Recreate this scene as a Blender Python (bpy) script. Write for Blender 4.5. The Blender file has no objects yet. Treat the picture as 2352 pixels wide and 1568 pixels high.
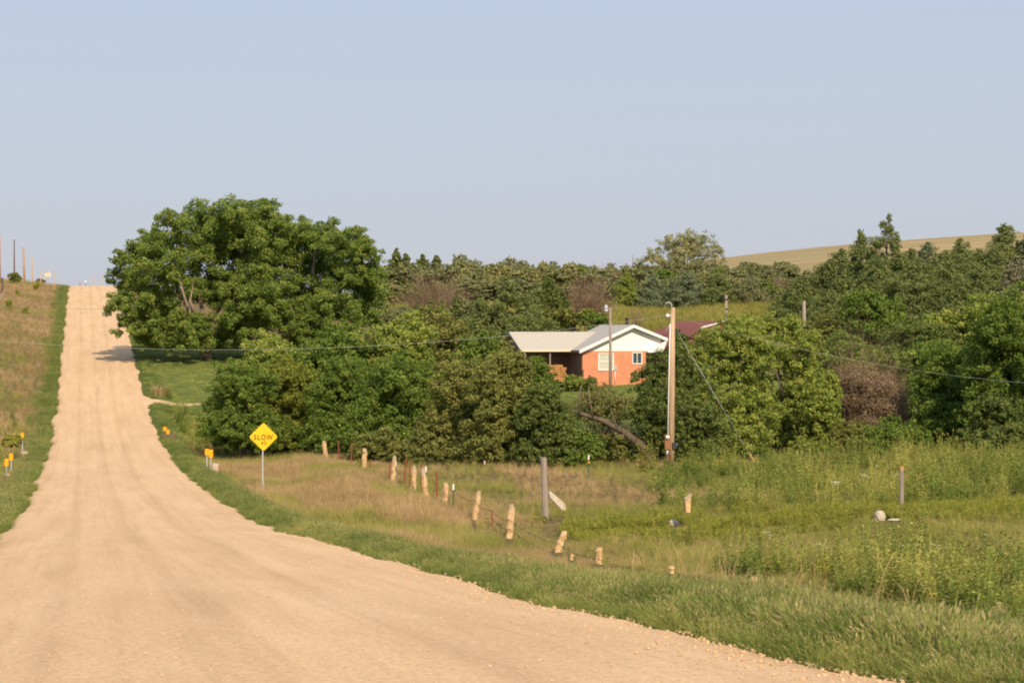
import bpy, bmesh, math, random
import numpy as np
from mathutils import Vector, Matrix
R = math.radians
rng = np.random.default_rng(7)
random.seed(7)
scene = bpy.context.scene
COL = scene.collection

# ------------------------------------------------------------------ camera frame
YAW = R(10.74)                     # the camera looks a little to the right of the road
FPX, UC, VH = 5200.0, 1176.0, 750.0
CA, SA = math.cos(YAW), math.sin(YAW)
CAMZ = 1.2
PITCH = math.atan((784.0 - VH) / FPX)

def xy(u, k):
    """ground position of picture column u at a scale of k pixels per metre"""
    d, lat = FPX / k, (u - UC) / k
    return lat * CA + d * SA, -lat * SA + d * CA
def zz(v, k): return CAMZ - (v - VH) / k

# ------------------------------------------------------------------ terrain
ROWS = [-60, 0, 14, 24, 33, 43, 57, 70, 78, 101, 110, 126, 140, 152, 176, 198, 226, 280, 310, 336, 352, 376, 450, 600, 900, 1500, 4000]
ROADZ = [3.0, 0.0, -.95, -1.69, -2.33, -2.98, -3.9, -4.53, -4.85, -5.6, -5.8, -5.95, -5.9, -5.65, -4.6, -3.0, -.9, 2.95, 5.2, 6.95, 7.3, 7.0, 5.5, 4, 3, 0, -20]
def prof(d):
    ks = sorted(d)
    return np.interp(ROWS, ks, [d[k] for k in ks])
def off(d):
    return np.array(ROADZ) + prof(d)
COLS = [
 (-600, off({-60: 6, 300: 5, 376: 3, 600: 2, 4000: 0})),
 (-40, off({-60: 3, 300: 3, 376: 2, 600: 0})),
 (-13, off({-60: .6, 33: .4, 57: .3, 101: .2, 126: -.5, 140: -.2, 152: .4, 176: 1.2, 198: 1.7, 226: 1.9, 280: 1.7, 310: 1.4, 336: 1.0, 352: .8, 376: .5, 600: 0})),
 (-7, off({-60: .1, 57: .0, 101: -.2, 126: -.8, 152: .0, 176: .5, 198: .8, 226: .9, 280: .8, 310: .9, 336: .6, 376: .2, 600: 0})),
 (-3.3, off({-60: -.05, 101: -.05, 126: -.1, 200: .1, 310: .1, 376: 0})),
 (-2.4, off({-60: 0, 4000: 0})),
 (5.2, off({-60: 0, 4000: 0})),
 (7.8, off({-60: -.2, 14: -.3, 33: -.45, 57: -.75, 70: -.75, 101: -.35, 126: -.6, 152: -.9, 176: -.4, 198: 0, 226: .2, 280: .2, 376: 0})),
 (13.6, prof({-60: 2, 0: -.6, 14: -1.7, 24: -2.6, 33: -3.4, 43: -4.1, 57: -5.0, 70: -5.55, 78: -5.6, 101: -5.6, 110: -5.7, 126: -6.2, 140: -6.6, 152: -6.2, 176: -4.8, 198: -2.9, 226: -.8, 280: 3, 310: 5, 336: 6.3, 352: 6.4, 376: 6, 450: 5.5, 600: 6, 900: 10, 1500: 5, 4000: -20})),
 (25, prof({-60: 1.5, 0: -1, 14: -2, 24: -2.9, 33: -3.6, 43: -4.2, 57: -4.7, 70: -4.95, 78: -5.1, 101: -5.45, 110: -5.7, 126: -6.5, 140: -6.5, 152: -5.8, 176: -4.5, 198: -3, 226: -1.2, 280: 2, 310: 4, 336: 5.4, 352: 5.6, 376: 5.6, 450: 5.8, 600: 7, 900: 11, 1500: 6, 4000: -20})),
 (45, prof({-60: 1.5, 0: -1.5, 33: -3.6, 43: -4.1, 57: -4.6, 70: -4.75, 78: -4.85, 101: -5.1, 110: -5.4, 126: -6.0, 140: -5.5, 152: -4.6, 176: -3.4, 182: -3.2, 198: -2.7, 226: -1.7, 280: 1, 310: 2.8, 336: 4, 352: 4.6, 376: 5.2, 450: 6, 600: 8, 900: 13, 1500: 8, 4000: -20})),
 (80, prof({-60: 1.5, 0: -1.5, 101: -4.5, 126: -5, 152: -4, 176: -2.8, 198: -2, 226: -1.4, 280: 1.4, 310: 2.8, 336: 3.8, 352: 4.4, 376: 5, 450: 6.2, 600: 9, 900: 13, 1500: 9, 4000: -15})),
 (130, prof({-60: 2, 0: 0, 101: -3, 176: 0, 226: 3, 280: 6, 336: 7.5, 376: 8, 450: 8.5, 600: 11.5, 900: 16, 1500: 16, 4000: -10})),
 (200, prof({-60: 4, 101: 2, 176: 6, 280: 10, 450: 14, 600: 17, 900: 21.5, 1500: 22, 4000: 0})),
 (300, prof({-60: 6, 101: 6, 280: 14, 450: 20, 600: 26, 900: 34, 1500: 30, 4000: 0})),
 (420, prof({-60: 8, 101: 10, 280: 18, 450: 26, 600: 33, 900: 41, 1500: 38, 4000: 0})),
 (1600, prof({-60: 8, 280: 20, 900: 45, 1500: 45, 4000: 0})),
]
CX = np.array([c[0] for c in COLS], float)
CZ = np.array([c[1] for c in COLS], float)
RY = np.array(ROWS, float)
def slopes(x, z):
    h = np.diff(x); d = np.diff(z, axis=-1) / h
    m = np.zeros_like(z)
    w1, w2 = 2 * h[1:] + h[:-1], h[1:] + 2 * h[:-1]
    same = (d[..., 1:] * d[..., :-1]) > 0
    with np.errstate(divide='ignore', invalid='ignore'):
        hm = (w1 + w2) / (w1 / d[..., :-1] + w2 / d[..., 1:])
    m[..., 1:-1] = np.where(same, hm, 0)
    m[..., 0], m[..., -1] = d[..., 0], d[..., -1]
    return m
CM = slopes(RY, CZ)
def herm(x0, x1, z0, z1, m0, m1, x):
    h = x1 - x0; t = (x - x0) / h
    t2, t3 = t * t, t * t * t
    return (2*t3 - 3*t2 + 1) * z0 + (t3 - 2*t2 + t) * h * m0 + (-2*t3 + 3*t2) * z1 + (t3 - t2) * h * m1
def gz0(X, Y):
    X, Y = np.atleast_1d(np.asarray(X, float)), np.atleast_1d(np.asarray(Y, float))
    X, Y = np.clip(X, CX[0], CX[-1]), np.clip(Y, RY[0], RY[-1])
    j = np.clip(np.searchsorted(RY, Y) - 1, 0, len(RY) - 2)
    Z = herm(RY[j], RY[j+1], CZ[:, j], CZ[:, j+1], CM[:, j], CM[:, j+1], Y)
    M = slopes(CX, Z.T).T
    i = np.clip(np.searchsorted(CX, X) - 1, 0, len(CX) - 2)
    n = np.arange(len(X))
    return herm(CX[i], CX[i+1], Z[i, n], Z[i+1, n], M[i, n], M[i+1, n], X)
def vnoise(x, y, s=0):
    """smooth value noise on a lattice, 0..1"""
    x, y = np.asarray(x, float), np.asarray(y, float)
    xi, yi = np.floor(x).astype(np.int64), np.floor(y).astype(np.int64)
    fx, fy = x - xi, y - yi
    fx, fy = fx*fx*(3-2*fx), fy*fy*(3-2*fy)
    def h(a, b):
        v = np.sin(a * 127.1 + b * 311.7 + s * 74.7) * 43758.5453
        return v - np.floor(v)
    return (h(xi, yi)*(1-fx) + h(xi+1, yi)*fx)*(1-fy) + (h(xi, yi+1)*(1-fx) + h(xi+1, yi+1)*fx)*fy
def fbm(x, y, s=0, o=3):
    t, a, n = 0, .5, 0
    for q in range(o):
        t = t + a * vnoise(x * 2**q, y * 2**q, s + q); n += a; a *= .5
    return t / n
RL, RR = -2.1, 4.9                 # road edges
def sm(a, b, x): 
    t = np.clip((np.asarray(x, float) - a) / (b - a), 0, 1); return t*t*(3-2*t)
def gza(X, Y):
    X, Y = np.atleast_1d(np.asarray(X, float)), np.atleast_1d(np.asarray(Y, float))
    z = gz0(X, Y)
    outside = np.maximum(sm(RR + .3, RR + 3.5, X), sm(-RL + .3, -RL + 2.5, -X))
    z = z + outside * ((fbm(X / 5, Y / 5, 3) - .5) * .45 + (fbm(X / 1.3, Y / 1.3, 9) - .5) * .10)
    # little banks and a hollow in the verge beside the sign
    z = z + .55 * np.exp(-((X - 10.3) / 1.6)**2 - ((Y - 92) / 9)**2) * 1.0 - .35 * np.exp(-((X - 9.6) / 1.3)**2 - ((Y - 108) / 5)**2)
    return z
def gz(x, y): return float(gza([x], [y])[0])

# ------------------------------------------------------------------ materials
def new_mat(name):
    m = bpy.data.materials.new(name); m.use_nodes = True
    nt = m.node_tree; nt.nodes.clear()
    out = nt.nodes.new('ShaderNodeOutputMaterial')
    return m, nt, out
def N(nt, t, **kw):
    n = nt.nodes.new(t)
    for k, v in kw.items():
        if k.startswith('i_'): n.inputs[k[2:].replace('_', ' ')].default_value = v
        else: setattr(n, k, v)
    return n
def ramp(nt, stops, fac=None, interp='LINEAR'):
    r = nt.nodes.new('ShaderNodeValToRGB'); r.color_ramp.interpolation = interp
    e = r.color_ramp.elements
    while len(e) < len(stops): e.new(.5)
    for q, (p, c) in zip(e, stops):
        q.position = p; q.color = (*c, 1)
    if fac is not None: nt.links.new(fac, r.inputs[0])
    return r
def noise(nt, scale, detail=3, rough=.55, vec=None, dim='3D'):
    n = N(nt, 'ShaderNodeTexNoise'); n.inputs['Scale'].default_value = scale
    n.inputs['Detail'].default_value = detail; n.inputs['Roughness'].default_value = rough
    if vec is not None: nt.links.new(vec, n.inputs['Vector'])
    return n
def mixc(nt, fac, a, b, mode='MIX'):
    m = N(nt, 'ShaderNodeMix', data_type='RGBA', blend_type=mode)
    for s, v in ((0, fac), (6, a), (7, b)):
        if hasattr(v, 'default_value') or hasattr(v, 'is_linked'): nt.links.new(v, m.inputs[s])
        else: m.inputs[s].default_value = v if s == 0 else (*v, 1)
    return m.outputs[2]
def mapping(nt, scale, coord='Object'):
    tc = N(nt, 'ShaderNodeTexCoord'); mp = N(nt, 'ShaderNodeMapping')
    nt.links.new(tc.outputs[coord], mp.inputs['Vector']); mp.inputs['Scale'].default_value = scale
    return mp.outputs[0]
def bump(nt, height, strength=.4, dist=.02):
    b = N(nt, 'ShaderNodeBump'); b.inputs['Strength'].default_value = strength; b.inputs['Distance'].default_value = dist
    nt.links.new(height, b.inputs['Height']); return b.outputs[0]
def principled(nt, out, color, rough=.7, normal=None, spec=.3, metal=0.):
    p = N(nt, 'ShaderNodeBsdfPrincipled')
    if hasattr(color, 'is_linked'): nt.links.new(color, p.inputs['Base Color'])
    else: p.inputs['Base Color'].default_value = (*color, 1)
    p.inputs['Roughness'].default_value = rough; p.inputs['Metallic'].default_value = metal
    p.inputs['Specular IOR Level'].default_value = spec
    if normal is not None: nt.links.new(normal, p.inputs['Normal'])
    nt.links.new(p.outputs[0], out.inputs[0]); return p
def speckle(name, a, b, scale=3, rough=.75, bstr=.25, metal=0., spec=.3, stretch=(1, 1, 1), detail=4, bdist=.01):
    m, nt, out = new_mat(name)
    v = mapping(nt, stretch)
    n = noise(nt, scale, detail, .6, v)
    r = ramp(nt, [(.3, a), (.7, b)], n.outputs[0])
    principled(nt, out, r.outputs[0], rough, bump(nt, n.outputs[0], bstr, bdist), spec, metal)
    return m
def leaf_mat(name, dark, mid, light, trans=.28, warm=None, inst=False, gloss=.0):
    """foliage: every leaf carries a tint of its own"""
    m, nt, out = new_mat(name)
    FB = (3.25, 2.42, 2.75) if not inst else (2.25, 1.95, 1.85)
    if mid[0] > mid[1]: FB = (1.75, 1.75, 1.75) if not inst else (1.85, 1.75, 1.7)
    dark, mid, light = [tuple(min(.8, a * b) for a, b in zip(c, FB)) for c in (dark, mid, light)]
    at = N(nt, 'ShaderNodeAttribute', attribute_name='tint')
    fac = at.outputs['Fac']
    if inst:
        a2 = N(nt, 'ShaderNodeAttribute', attribute_name='itint', attribute_type='INSTANCER')
        ad = N(nt, 'ShaderNodeMath', operation='MULTIPLY_ADD'); nt.links.new(a2.outputs['Fac'], ad.inputs[0])
        ad.inputs[1].default_value = .8
        s = N(nt, 'ShaderNodeMath', operation='MULTIPLY_ADD'); nt.links.new(fac, s.inputs[0]); s.inputs[1].default_value = .5; s.inputs[2].default_value = -.15
        nt.links.new(s.outputs[0], ad.inputs[2]); fac = ad.outputs[0]
    stops = [(0, dark), (.5, mid), (.93 if warm else 1, light)] + ([(1, warm)] if warm else [])
    r = ramp(nt, stops, fac)
    df = N(nt, 'ShaderNodeBsdfDiffuse'); tr = N(nt, 'ShaderNodeBsdfTranslucent')
    nt.links.new(r.outputs[0], df.inputs[0])
    tc = mixc(nt, .5, r.outputs[0], (.20, .20, .05)); nt.links.new(tc, tr.inputs[0])
    mx = N(nt, 'ShaderNodeMixShader'); mx.inputs[0].default_value = trans
    nt.links.new(df.outputs[0], mx.inputs[1]); nt.links.new(tr.outputs[0], mx.inputs[2])
    fin = mx.outputs[0]
    if gloss:
        g = N(nt, 'ShaderNodeBsdfGlossy'); g.inputs['Roughness'].default_value = .45; g.inputs['Color'].default_value = (.9, .9, .8, 1)
        m2 = N(nt, 'ShaderNodeMixShader'); m2.inputs[0].default_value = gloss
        nt.links.new(fin, m2.inputs[1]); nt.links.new(g.outputs[0], m2.inputs[2]); fin = m2.outputs[0]
    nt.links.new(fin, out.inputs[0])
    return m

M = {}
M['bark'] = speckle('bark', (.06, .045, .032), (.17, .125, .085), 6, .9, .6, stretch=(1, 1, .25))
M['pale_bark'] = speckle('pale_bark', (.16, .115, .08), (.34, .26, .18), 5, .9, .5, stretch=(1, 1, .25))
M['dead_wood'] = speckle('dead_wood', (.10, .075, .055), (.26, .19, .13), 5, .9, .5)
M['cottonwood'] = leaf_mat('cottonwood_leaf', (.030, .062, .012), (.062, .118, .022), (.115, .17, .034), .30, (.34, .27, .03))
M['hedge'] = leaf_mat('hedge_leaf', (.022, .050, .009), (.050, .098, .016), (.092, .145, .026), .28)
M['hedge_olive'] = leaf_mat('olive_leaf', (.034, .054, .014), (.072, .102, .024), (.118, .142, .036), .28)
M['hedge_yellow'] = leaf_mat('yellowing_leaf', (.036, .062, .012), (.076, .118, .018), (.115, .15, .024), .30)
M['light_green'] = leaf_mat('light_green_leaf', (.044, .085, .015), (.092, .152, .027), (.148, .195, .037), .30, (.24, .19, .03))
M['dark_green'] = leaf_mat('dark_leaf', (.018, .038, .010), (.045, .078, .018), (.088, .122, .028), .25)
M['cedar'] = leaf_mat('cedar_needle', (.025, .048, .014), (.058, .094, .027), (.098, .134, .040), .15)
M['blue_cedar'] = leaf_mat('blue_cedar_needle', (.030, .055, .028), (.062, .098, .045), (.095, .135, .058), .15)
M['far_green'] = leaf_mat('far_leaf', (.044, .068, .028), (.082, .118, .044), (.125, .158, .058), .25)  # far leaf colours are paler, to put distance haze into them
M['far_olive'] = leaf_mat('far_olive_leaf', (.044, .066, .030), (.080, .112, .046), (.122, .152, .062), .25)
M['far_pale'] = leaf_mat('far_pale_leaf', (.055, .085, .034), (.105, .14, .05), (.165, .19, .065), .25, (.45, .40, .12))
M['brown_brush'] = leaf_mat('brown_brush_twig', (.095, .068, .046), (.165, .112, .076), (.225, .155, .105), .2)
M['red_brush'] = leaf_mat('dry_reddish_brush', (.11, .080, .05), (.18, .128, .08), (.26, .175, .12), .2)
M['willow'] = leaf_mat('willow_leaf', (.050, .068, .020), (.085, .11, .032), (.12, .145, .045), .35)
M['gray_cedar'] = leaf_mat('grayish_cedar', (.075, .075, .045), (.14, .135, .08), (.20, .185, .115), .15)
M['fruit'] = speckle('green_yellow_fruit', (.42, .50, .04), (.55, .62, .08), 20, .6)

M['roadside'] = leaf_mat('roadside_blade', (.050, .084, .020), (.100, .148, .038), (.175, .198, .062), .35, inst=True)
M['dry'] = leaf_mat('dry_blade', (.16, .125, .050), (.29, .21, .105), (.40, .295, .165), .30, inst=True)
M['field'] = leaf_mat('field_blade', (.090, .112, .026), (.170, .185, .052), (.26, .235, .095), .30, inst=True)
M['yellow'] = leaf_mat('yellow_weed_leaf', (.095, .13, .024), (.165, .20, .038), (.25, .26, .055), .35, inst=True)
M['weed'] = leaf_mat('tall_weed_leaf', (.070, .120, .030), (.160, .22, .052), (.30, .31, .085), .35, inst=True)
M['seed'] = leaf_mat('seed_head', (.13, .14, .055), (.21, .20, .09), (.32, .27, .13), .3, inst=True)
M['lawn'] = leaf_mat('lawn_blade', (.10, .145, .036), (.165, .215, .055), (.225, .265, .08), .35, inst=True)
M['hill_grass'] = leaf_mat('hill_blade', (.135, .135, .034), (.20, .19, .05), (.27, .245, .08), .35, inst=True)
M['yellowing'] = leaf_mat('yellowed_weed_leaf', (.22, .19, .03), (.38, .29, .03), (.48, .36, .05), .35)
M['weed_single'] = leaf_mat('single_weed_leaf', (.070, .105, .020), (.13, .17, .035), (.19, .215, .05), .35)

M['limestone'] = (lambda: None)()
def limestone():
    m, nt, out = new_mat('limestone')
    v = mapping(nt, (1, 1, 1))
    n1 = noise(nt, 3.5, 5, .65, v); n2 = noise(nt, 14, 4, .6, v)
    base = ramp(nt, [(.25, (.46, .28, .13)), (.55, (.70, .47, .24)), (.8, (.80, .59, .34))], n1.outputs[0]).outputs[0]
    sep = N(nt, 'ShaderNodeSeparateXYZ'); nt.links.new(v, sep.inputs[0])
    # grey lichen towards the top
    ad = N(nt, 'ShaderNodeMath', operation='MULTIPLY_ADD'); nt.links.new(n1.outputs[0], ad.inputs[0]); ad.inputs[1].default_value = 1.6
    nt.links.new(sep.outputs[2], ad.inputs[2])
    mr = N(nt, 'ShaderNodeMapRange'); nt.links.new(ad.outputs[0], mr.inputs[0]); mr.inputs[1].default_value = 1.55; mr.inputs[2].default_value = 2.0
    mr.inputs[4].default_value = .8
    c = mixc(nt, mr.outputs[0], base, (.34, .30, .24))
    dk = ramp(nt, [(.35, (.45, .42, .4)), (.5, (1, 1, 1))], n2.outputs[0]).outputs[0]
    c2 = mixc(nt, .6, c, dk, 'MULTIPLY')
    principled(nt, out, c2, .9, bump(nt, n2.outputs[0], .7, .03), .15)
    return m
M['limestone'] = limestone()
M['white_stone'] = speckle('pale_stone', (.42, .33, .24), (.68, .58, .46), 6, .9, .7, bdist=.03)
M['concrete'] = speckle('weathered_concrete', (.44, .34, .24), (.62, .48, .34), 4, .9, .4)
M['rust'] = speckle('rusty_steel', (.16, .040, .020), (.30, .085, .040), 12, .8, .3)
M['green_steel'] = speckle('green_steel', (.03, .07, .045), (.06, .11, .07), 10, .6, .1)
M['white_paint'] = speckle('white_paint', (.76, .74, .70), (.86, .84, .80), 6, .6, .08)
M['orange_band'] = speckle('orange_band', (.6, .22, .03), (.7, .3, .05), 10, .6, .1)
M['lichen'] = speckle('orange_lichen', (.42, .27, .12), (.60, .34, .12), 20, .9)
M['pole_wood'] = speckle('weathered_pole_wood', (.36, .235, .14), (.62, .44, .28), 9, .85, .4, stretch=(1.5, 1.5, .09))
M['gray_wood'] = speckle('gray_wood', (.22, .175, .145), (.40, .32, .26), 9, .9, .45, stretch=(1.5, 1.5, .12))
M['orange_wood'] = speckle('orange_pole_wood', (.36, .20, .10), (.52, .31, .17), 9, .85, .4, stretch=(1.5, 1.5, .09))
M['dark_pole'] = speckle('dark_pole_wood', (.11, .07, .06), (.17, .115, .095), 9, .85, .4, stretch=(1.5, 1.5, .1))
M['steel'] = speckle('galvanised_steel', (.42, .43, .43), (.58, .58, .57), 8, .5, .08, metal=.3)
M['dark_metal'] = speckle('dark_metal', (.025, .026, .03), (.055, .055, .06), 10, .5, .1)
M['wire'] = speckle('pale_cable', (.38, .37, .33), (.50, .48, .43), 20, .6, .05)
M['dark_wire'] = speckle('dark_cable', (.05, .045, .04), (.09, .08, .07), 20, .7, .05)
M['meter_rust'] = speckle('rust_coloured_box', (.26, .11, .045), (.40, .18, .08), 12, .75, .2)
M['sign_yellow'] = speckle('sign_yellow', (.82, .50, .012), (.90, .58, .022), 3, .45, .03, detail=2)
M['sign_edge'] = speckle('sign_edge', (.50, .24, .02), (.60, .30, .03), 8, .5, .05)
M['sign_black'] = speckle('faded_black', (.10, .045, .008), (.17, .08, .012), 12, .6, .02)
M['sign_back'] = speckle('pale_sign_sheet', (.66, .58, .40), (.76, .68, .50), 4, .6, .05)
M['marker_orange'] = speckle('marker_amber', (.88, .36, .008), (.95, .44, .015), 5, .5, .03)
M['siding_white'] = None
def siding():
    m, nt, out = new_mat('white_siding')
    tc = N(nt, 'ShaderNodeTexCoord'); sep = N(nt, 'ShaderNodeSeparateXYZ'); nt.links.new(tc.outputs['Object'], sep.inputs[0])
    w = N(nt, 'ShaderNodeMath', operation='MULTIPLY'); nt.links.new(sep.outputs[0], w.inputs[0]); w.inputs[1].default_value = 1 / .3
    f = N(nt, 'ShaderNodeMath', operation='FRACT'); nt.links.new(w.outputs[0], f.inputs[0])
    g = ramp(nt, [(0, (.82, .77, .69)), (.05, (.90, .86, .78)), (1, (.92, .88, .80))], f.outputs[0])
    principled(nt, out, g.outputs[0], .6, bump(nt, f.outputs[0], .15, .01), .3)
    return m
M['siding_white'] = siding()
def brick():
    m, nt, out = new_mat('red_brick')
    tc = N(nt, 'ShaderNodeTexCoord')
    sep = N(nt, 'ShaderNodeSeparateXYZ'); nt.links.new(tc.outputs['Object'], sep.inputs[0])
    ad = N(nt, 'ShaderNodeMath', operation='ADD'); nt.links.new(sep.outputs[0], ad.inputs[0]); nt.links.new(sep.outputs[1], ad.inputs[1])
    cmb = N(nt, 'ShaderNodeCombineXYZ'); nt.links.new(ad.outputs[0], cmb.inputs[0]); nt.links.new(sep.outputs[2], cmb.inputs[1])
    b = N(nt, 'ShaderNodeTexBrick'); nt.links.new(cmb.outputs[0], b.inputs['Vector'])
    b.inputs['Color1'].default_value = (.74, .275, .14, 1); b.inputs['Color2'].default_value = (.64, .22, .105, 1); b.inputs['Mortar'].default_value = (.62, .36, .24, 1)
    b.inputs['Scale'].default_value = 1; b.inputs['Brick Width'].default_value = .215; b.inputs['Row Height'].default_value = .075; b.inputs['Mortar Size'].default_value = .008
    n = noise(nt, 1.6, 4, .6, tc.outputs['Object'])
    v = ramp(nt, [(.3, (.86, .85, .85)), (.7, (1.08, 1.05, 1.02))], n.outputs[0])
    c = mixc(nt, 1.0, b.outputs['Color'], v.outputs[0], 'MULTIPLY')
    principled(nt, out, c, .85, bump(nt, b.outputs['Fac'], -.3, .01), .2)
    return m
M['brick'] = brick()
M['shingle'] = speckle('pale_shingle', (.44, .395, .325), (.53, .48, .40), 5, .9, .3, stretch=(1, 1, 4))
M['shingle_grey'] = speckle('grey_shingle', (.40, .365, .315), (.48, .44, .385), 5, .9, .3)
M['maroon'] = None
def ribbed(name, a, b, pitch=.3):
    m, nt, out = new_mat(name)
    tc = N(nt, 'ShaderNodeTexCoord'); sep = N(nt, 'ShaderNodeSeparateXYZ'); nt.links.new(tc.outputs['Object'], sep.inputs[0])
    w = N(nt, 'ShaderNodeMath', operation='MULTIPLY'); nt.links.new(sep.outputs[1], w.inputs[0]); w.inputs[1].default_value = 1 / pitch
    f = N(nt, 'ShaderNodeMath', operation='FRACT'); nt.links.new(w.outputs[0], f.inputs[0])
    r = ramp(nt, [(0, a), (.14, a), (.2, b), (1, b)], f.outputs[0])
    n = noise(nt, 2, 3, .5, tc.outputs['Object'])
    c = mixc(nt, .25, r.outputs[0], n.outputs[1], 'SOFT_LIGHT')
    principled(nt, out, c, .85, bump(nt, r.outputs[0], .4, .03), .1)
    return m
M['maroon'] = ribbed('maroon_metal', (.15, .055, .045), (.25, .095, .080))
M['dark_shade_brown'] = speckle('dark_boards_and_shade', (.14, .09, .065), (.20, .13, .09), 6, .8, .2)  # dark brown for boards; on the house walls it also carries shade
def glass():
    m, nt, out = new_mat('window_glass')
    principled(nt, out, (.05, .075, .085), .08, None, .6)
    return m
M['glass'] = glass()
M['blind'] = speckle('pale_blind', (.50, .49, .40), (.60, .58, .48), 8, .7, .05, stretch=(.2, .2, 6))
M['log'] = speckle('cut_log', (.36, .17, .06), (.58, .30, .11), 5, .9, .4)
M['lamp_glass'] = speckle('lamp_glass', (.55, .60, .64), (.66, .70, .74), 6, .2, .02, spec=.6)
M['petal'] = speckle('white_petal', (.74, .74, .70), (.82, .82, .78), 30, .7, .1)
M['red_reflector'] = speckle('red_plate', (.5, .10, .06), (.6, .14, .08), 6, .5, .05)

# ------------------------------------------------------------------ mesh helpers
class MB:
    """collects shapes; build() links them as ONE mesh object"""
    def __init__(s): s.v, s.f, s.m = [], [], []
    def add(s, verts, faces, mi=0):
        b = len(s.v); s.v += [tuple(p) for p in verts]
        s.f += [tuple(b + i for i in f) for f in faces]; s.m += [mi] * len(faces); return s
    def box(s, c, d, rz=0, mi=0, rx=0, ry=0):
        mt = Matrix.Translation(c) @ Matrix.Rotation(rz, 4, 'Z') @ Matrix.Rotation(ry, 4, 'Y') @ Matrix.Rotation(rx, 4, 'X')
        x, y, z = d[0]/2, d[1]/2, d[2]/2
        vs = [mt @ Vector(p) for p in ((-x,-y,-z),(x,-y,-z),(x,y,-z),(-x,y,-z),(-x,-y,z),(x,-y,z),(x,y,z),(-x,y,z))]
        return s.add(vs, [(3,2,1,0),(4,5,6,7),(0,1,5,4),(1,2,6,5),(2,3,7,6),(3,0,4,7)], mi)
    def tube(s, path, radii, n=8, mi=0, caps=True):
        path = [Vector(p) for p in path]
        if not hasattr(radii, '__len__'): radii = [radii] * len(path)
        vs, fs = [], []
        ref = Vector((0, 0, 1))
        for i, p in enumerate(path):
            t = (path[min(i+1, len(path)-1)] - path[max(i-1, 0)]).normalized()
            a = t.cross(ref if abs(t.z) < .95 else Vector((1, 0, 0))).normalized(); b = t.cross(a)
            for q in range(n):
                w = 2 * math.pi * q / n
                vs.append(p + (a * math.cos(w) + b * math.sin(w)) * radii[i])
        for i in range(len(path) - 1):
            for q in range(n):
                fs.append((i*n + q, i*n + (q+1) % n, (i+1)*n + (q+1) % n, (i+1)*n + q))
        if caps: fs += [tuple(range(n))[::-1], tuple((len(path)-1)*n + q for q in range(n))]
        return s.add(vs, fs, mi)
    def prism(s, poly, y0, y1, mi=0):
        """polygon in the xz plane pushed from y0 to y1"""
        n = len(poly)
        vs = [(x, y0, z) for x, z in poly] + [(x, y1, z) for x, z in poly]
        fs = [tuple(range(n)), tuple(range(2*n - 1, n - 1, -1))] + [((i+1) % n, i, n + i, n + (i+1) % n) for i in range(n)]
        return s.add(vs, fs, mi)
    def ball(s, c, r, sub=1, mi=0, jit=0, scl=(1,1,1)):
        bm = bmesh.new(); bmesh.ops.create_icosphere(bm, subdivisions=sub, radius=1)
        vs = [Vector(c) + Vector((v.co.x*scl[0], v.co.y*scl[1], v.co.z*scl[2])) * r * (1 + random.uniform(-jit, jit)) for v in bm.verts]
        fs = [[v.index for v in f.verts] for f in bm.faces]; bm.free()
        return s.add(vs, fs, mi)
    def build(s, name, mats, parent=None, smooth=False):
        me = bpy.data.meshes.new(name)
        me.from_pydata(s.v, [], s.f)
        if not isinstance(mats, (list, tuple)): mats = [mats]
        for m in mats: me.materials.append(m)
        me.polygons.foreach_set('material_index', s.m)
        if smooth: me.polygons.foreach_set('use_smooth', [True] * len(s.f))
        bm = bmesh.new(); bm.from_mesh(me); bmesh.ops.recalc_face_normals(bm, faces=bm.faces); bm.to_mesh(me); bm.free()
        me.update()
        o = bpy.data.objects.new(name, me); COL.objects.link(o); o.parent = parent
        return o
def quads_mesh(name, verts, nper, mat, tint):
    """verts (F*nper, 3): F separate faces of nper corners, fast"""
    F = len(verts) // nper
    me = bpy.data.meshes.new(name)
    me.vertices.add(len(verts)); me.vertices.foreach_set('co', np.ascontiguousarray(verts, np.float32).ravel())
    me.loops.add(len(verts)); me.loops.foreach_set('vertex_index', np.arange(len(verts), dtype=np.int32))
    me.polygons.add(F); me.polygons.foreach_set('loop_start', np.arange(0, len(verts), nper, dtype=np.int32))
    me.update(calc_edges=True)
    a = me.attributes.new('tint', 'FLOAT', 'FACE'); a.data.foreach_set('value', np.clip(tint, 0, 1).astype(np.float32))
    me.materials.append(mat); me.validate(); return me
def tag(o, label=None, cat=None, group=None, kind=None):
    if label: o['label'] = label
    if cat: o['category'] = cat
    if group: o['group'] = group
    if kind: o['kind'] = kind
    return o
def thing(name, label, cat, loc, rz=0, group=None):
    o = bpy.data.objects.new(name, None); COL.objects.link(o)
    o.location = loc; o.rotation_euler = (0, 0, rz); o.empty_display_size = .3
    return tag(o, label, cat, group)
def dup(root, loc, rz=0, scale=None, label=None, group=None):
    r = root.copy(); COL.objects.link(r); r.location = loc; r.rotation_euler = (0, 0, rz)
    if scale is not None: r.scale = scale
    if label: r['label'] = label
    if group: r['group'] = group
    for ch in root.children:
        c = ch.copy(); COL.objects.link(c); c.parent = r
    return r

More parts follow.
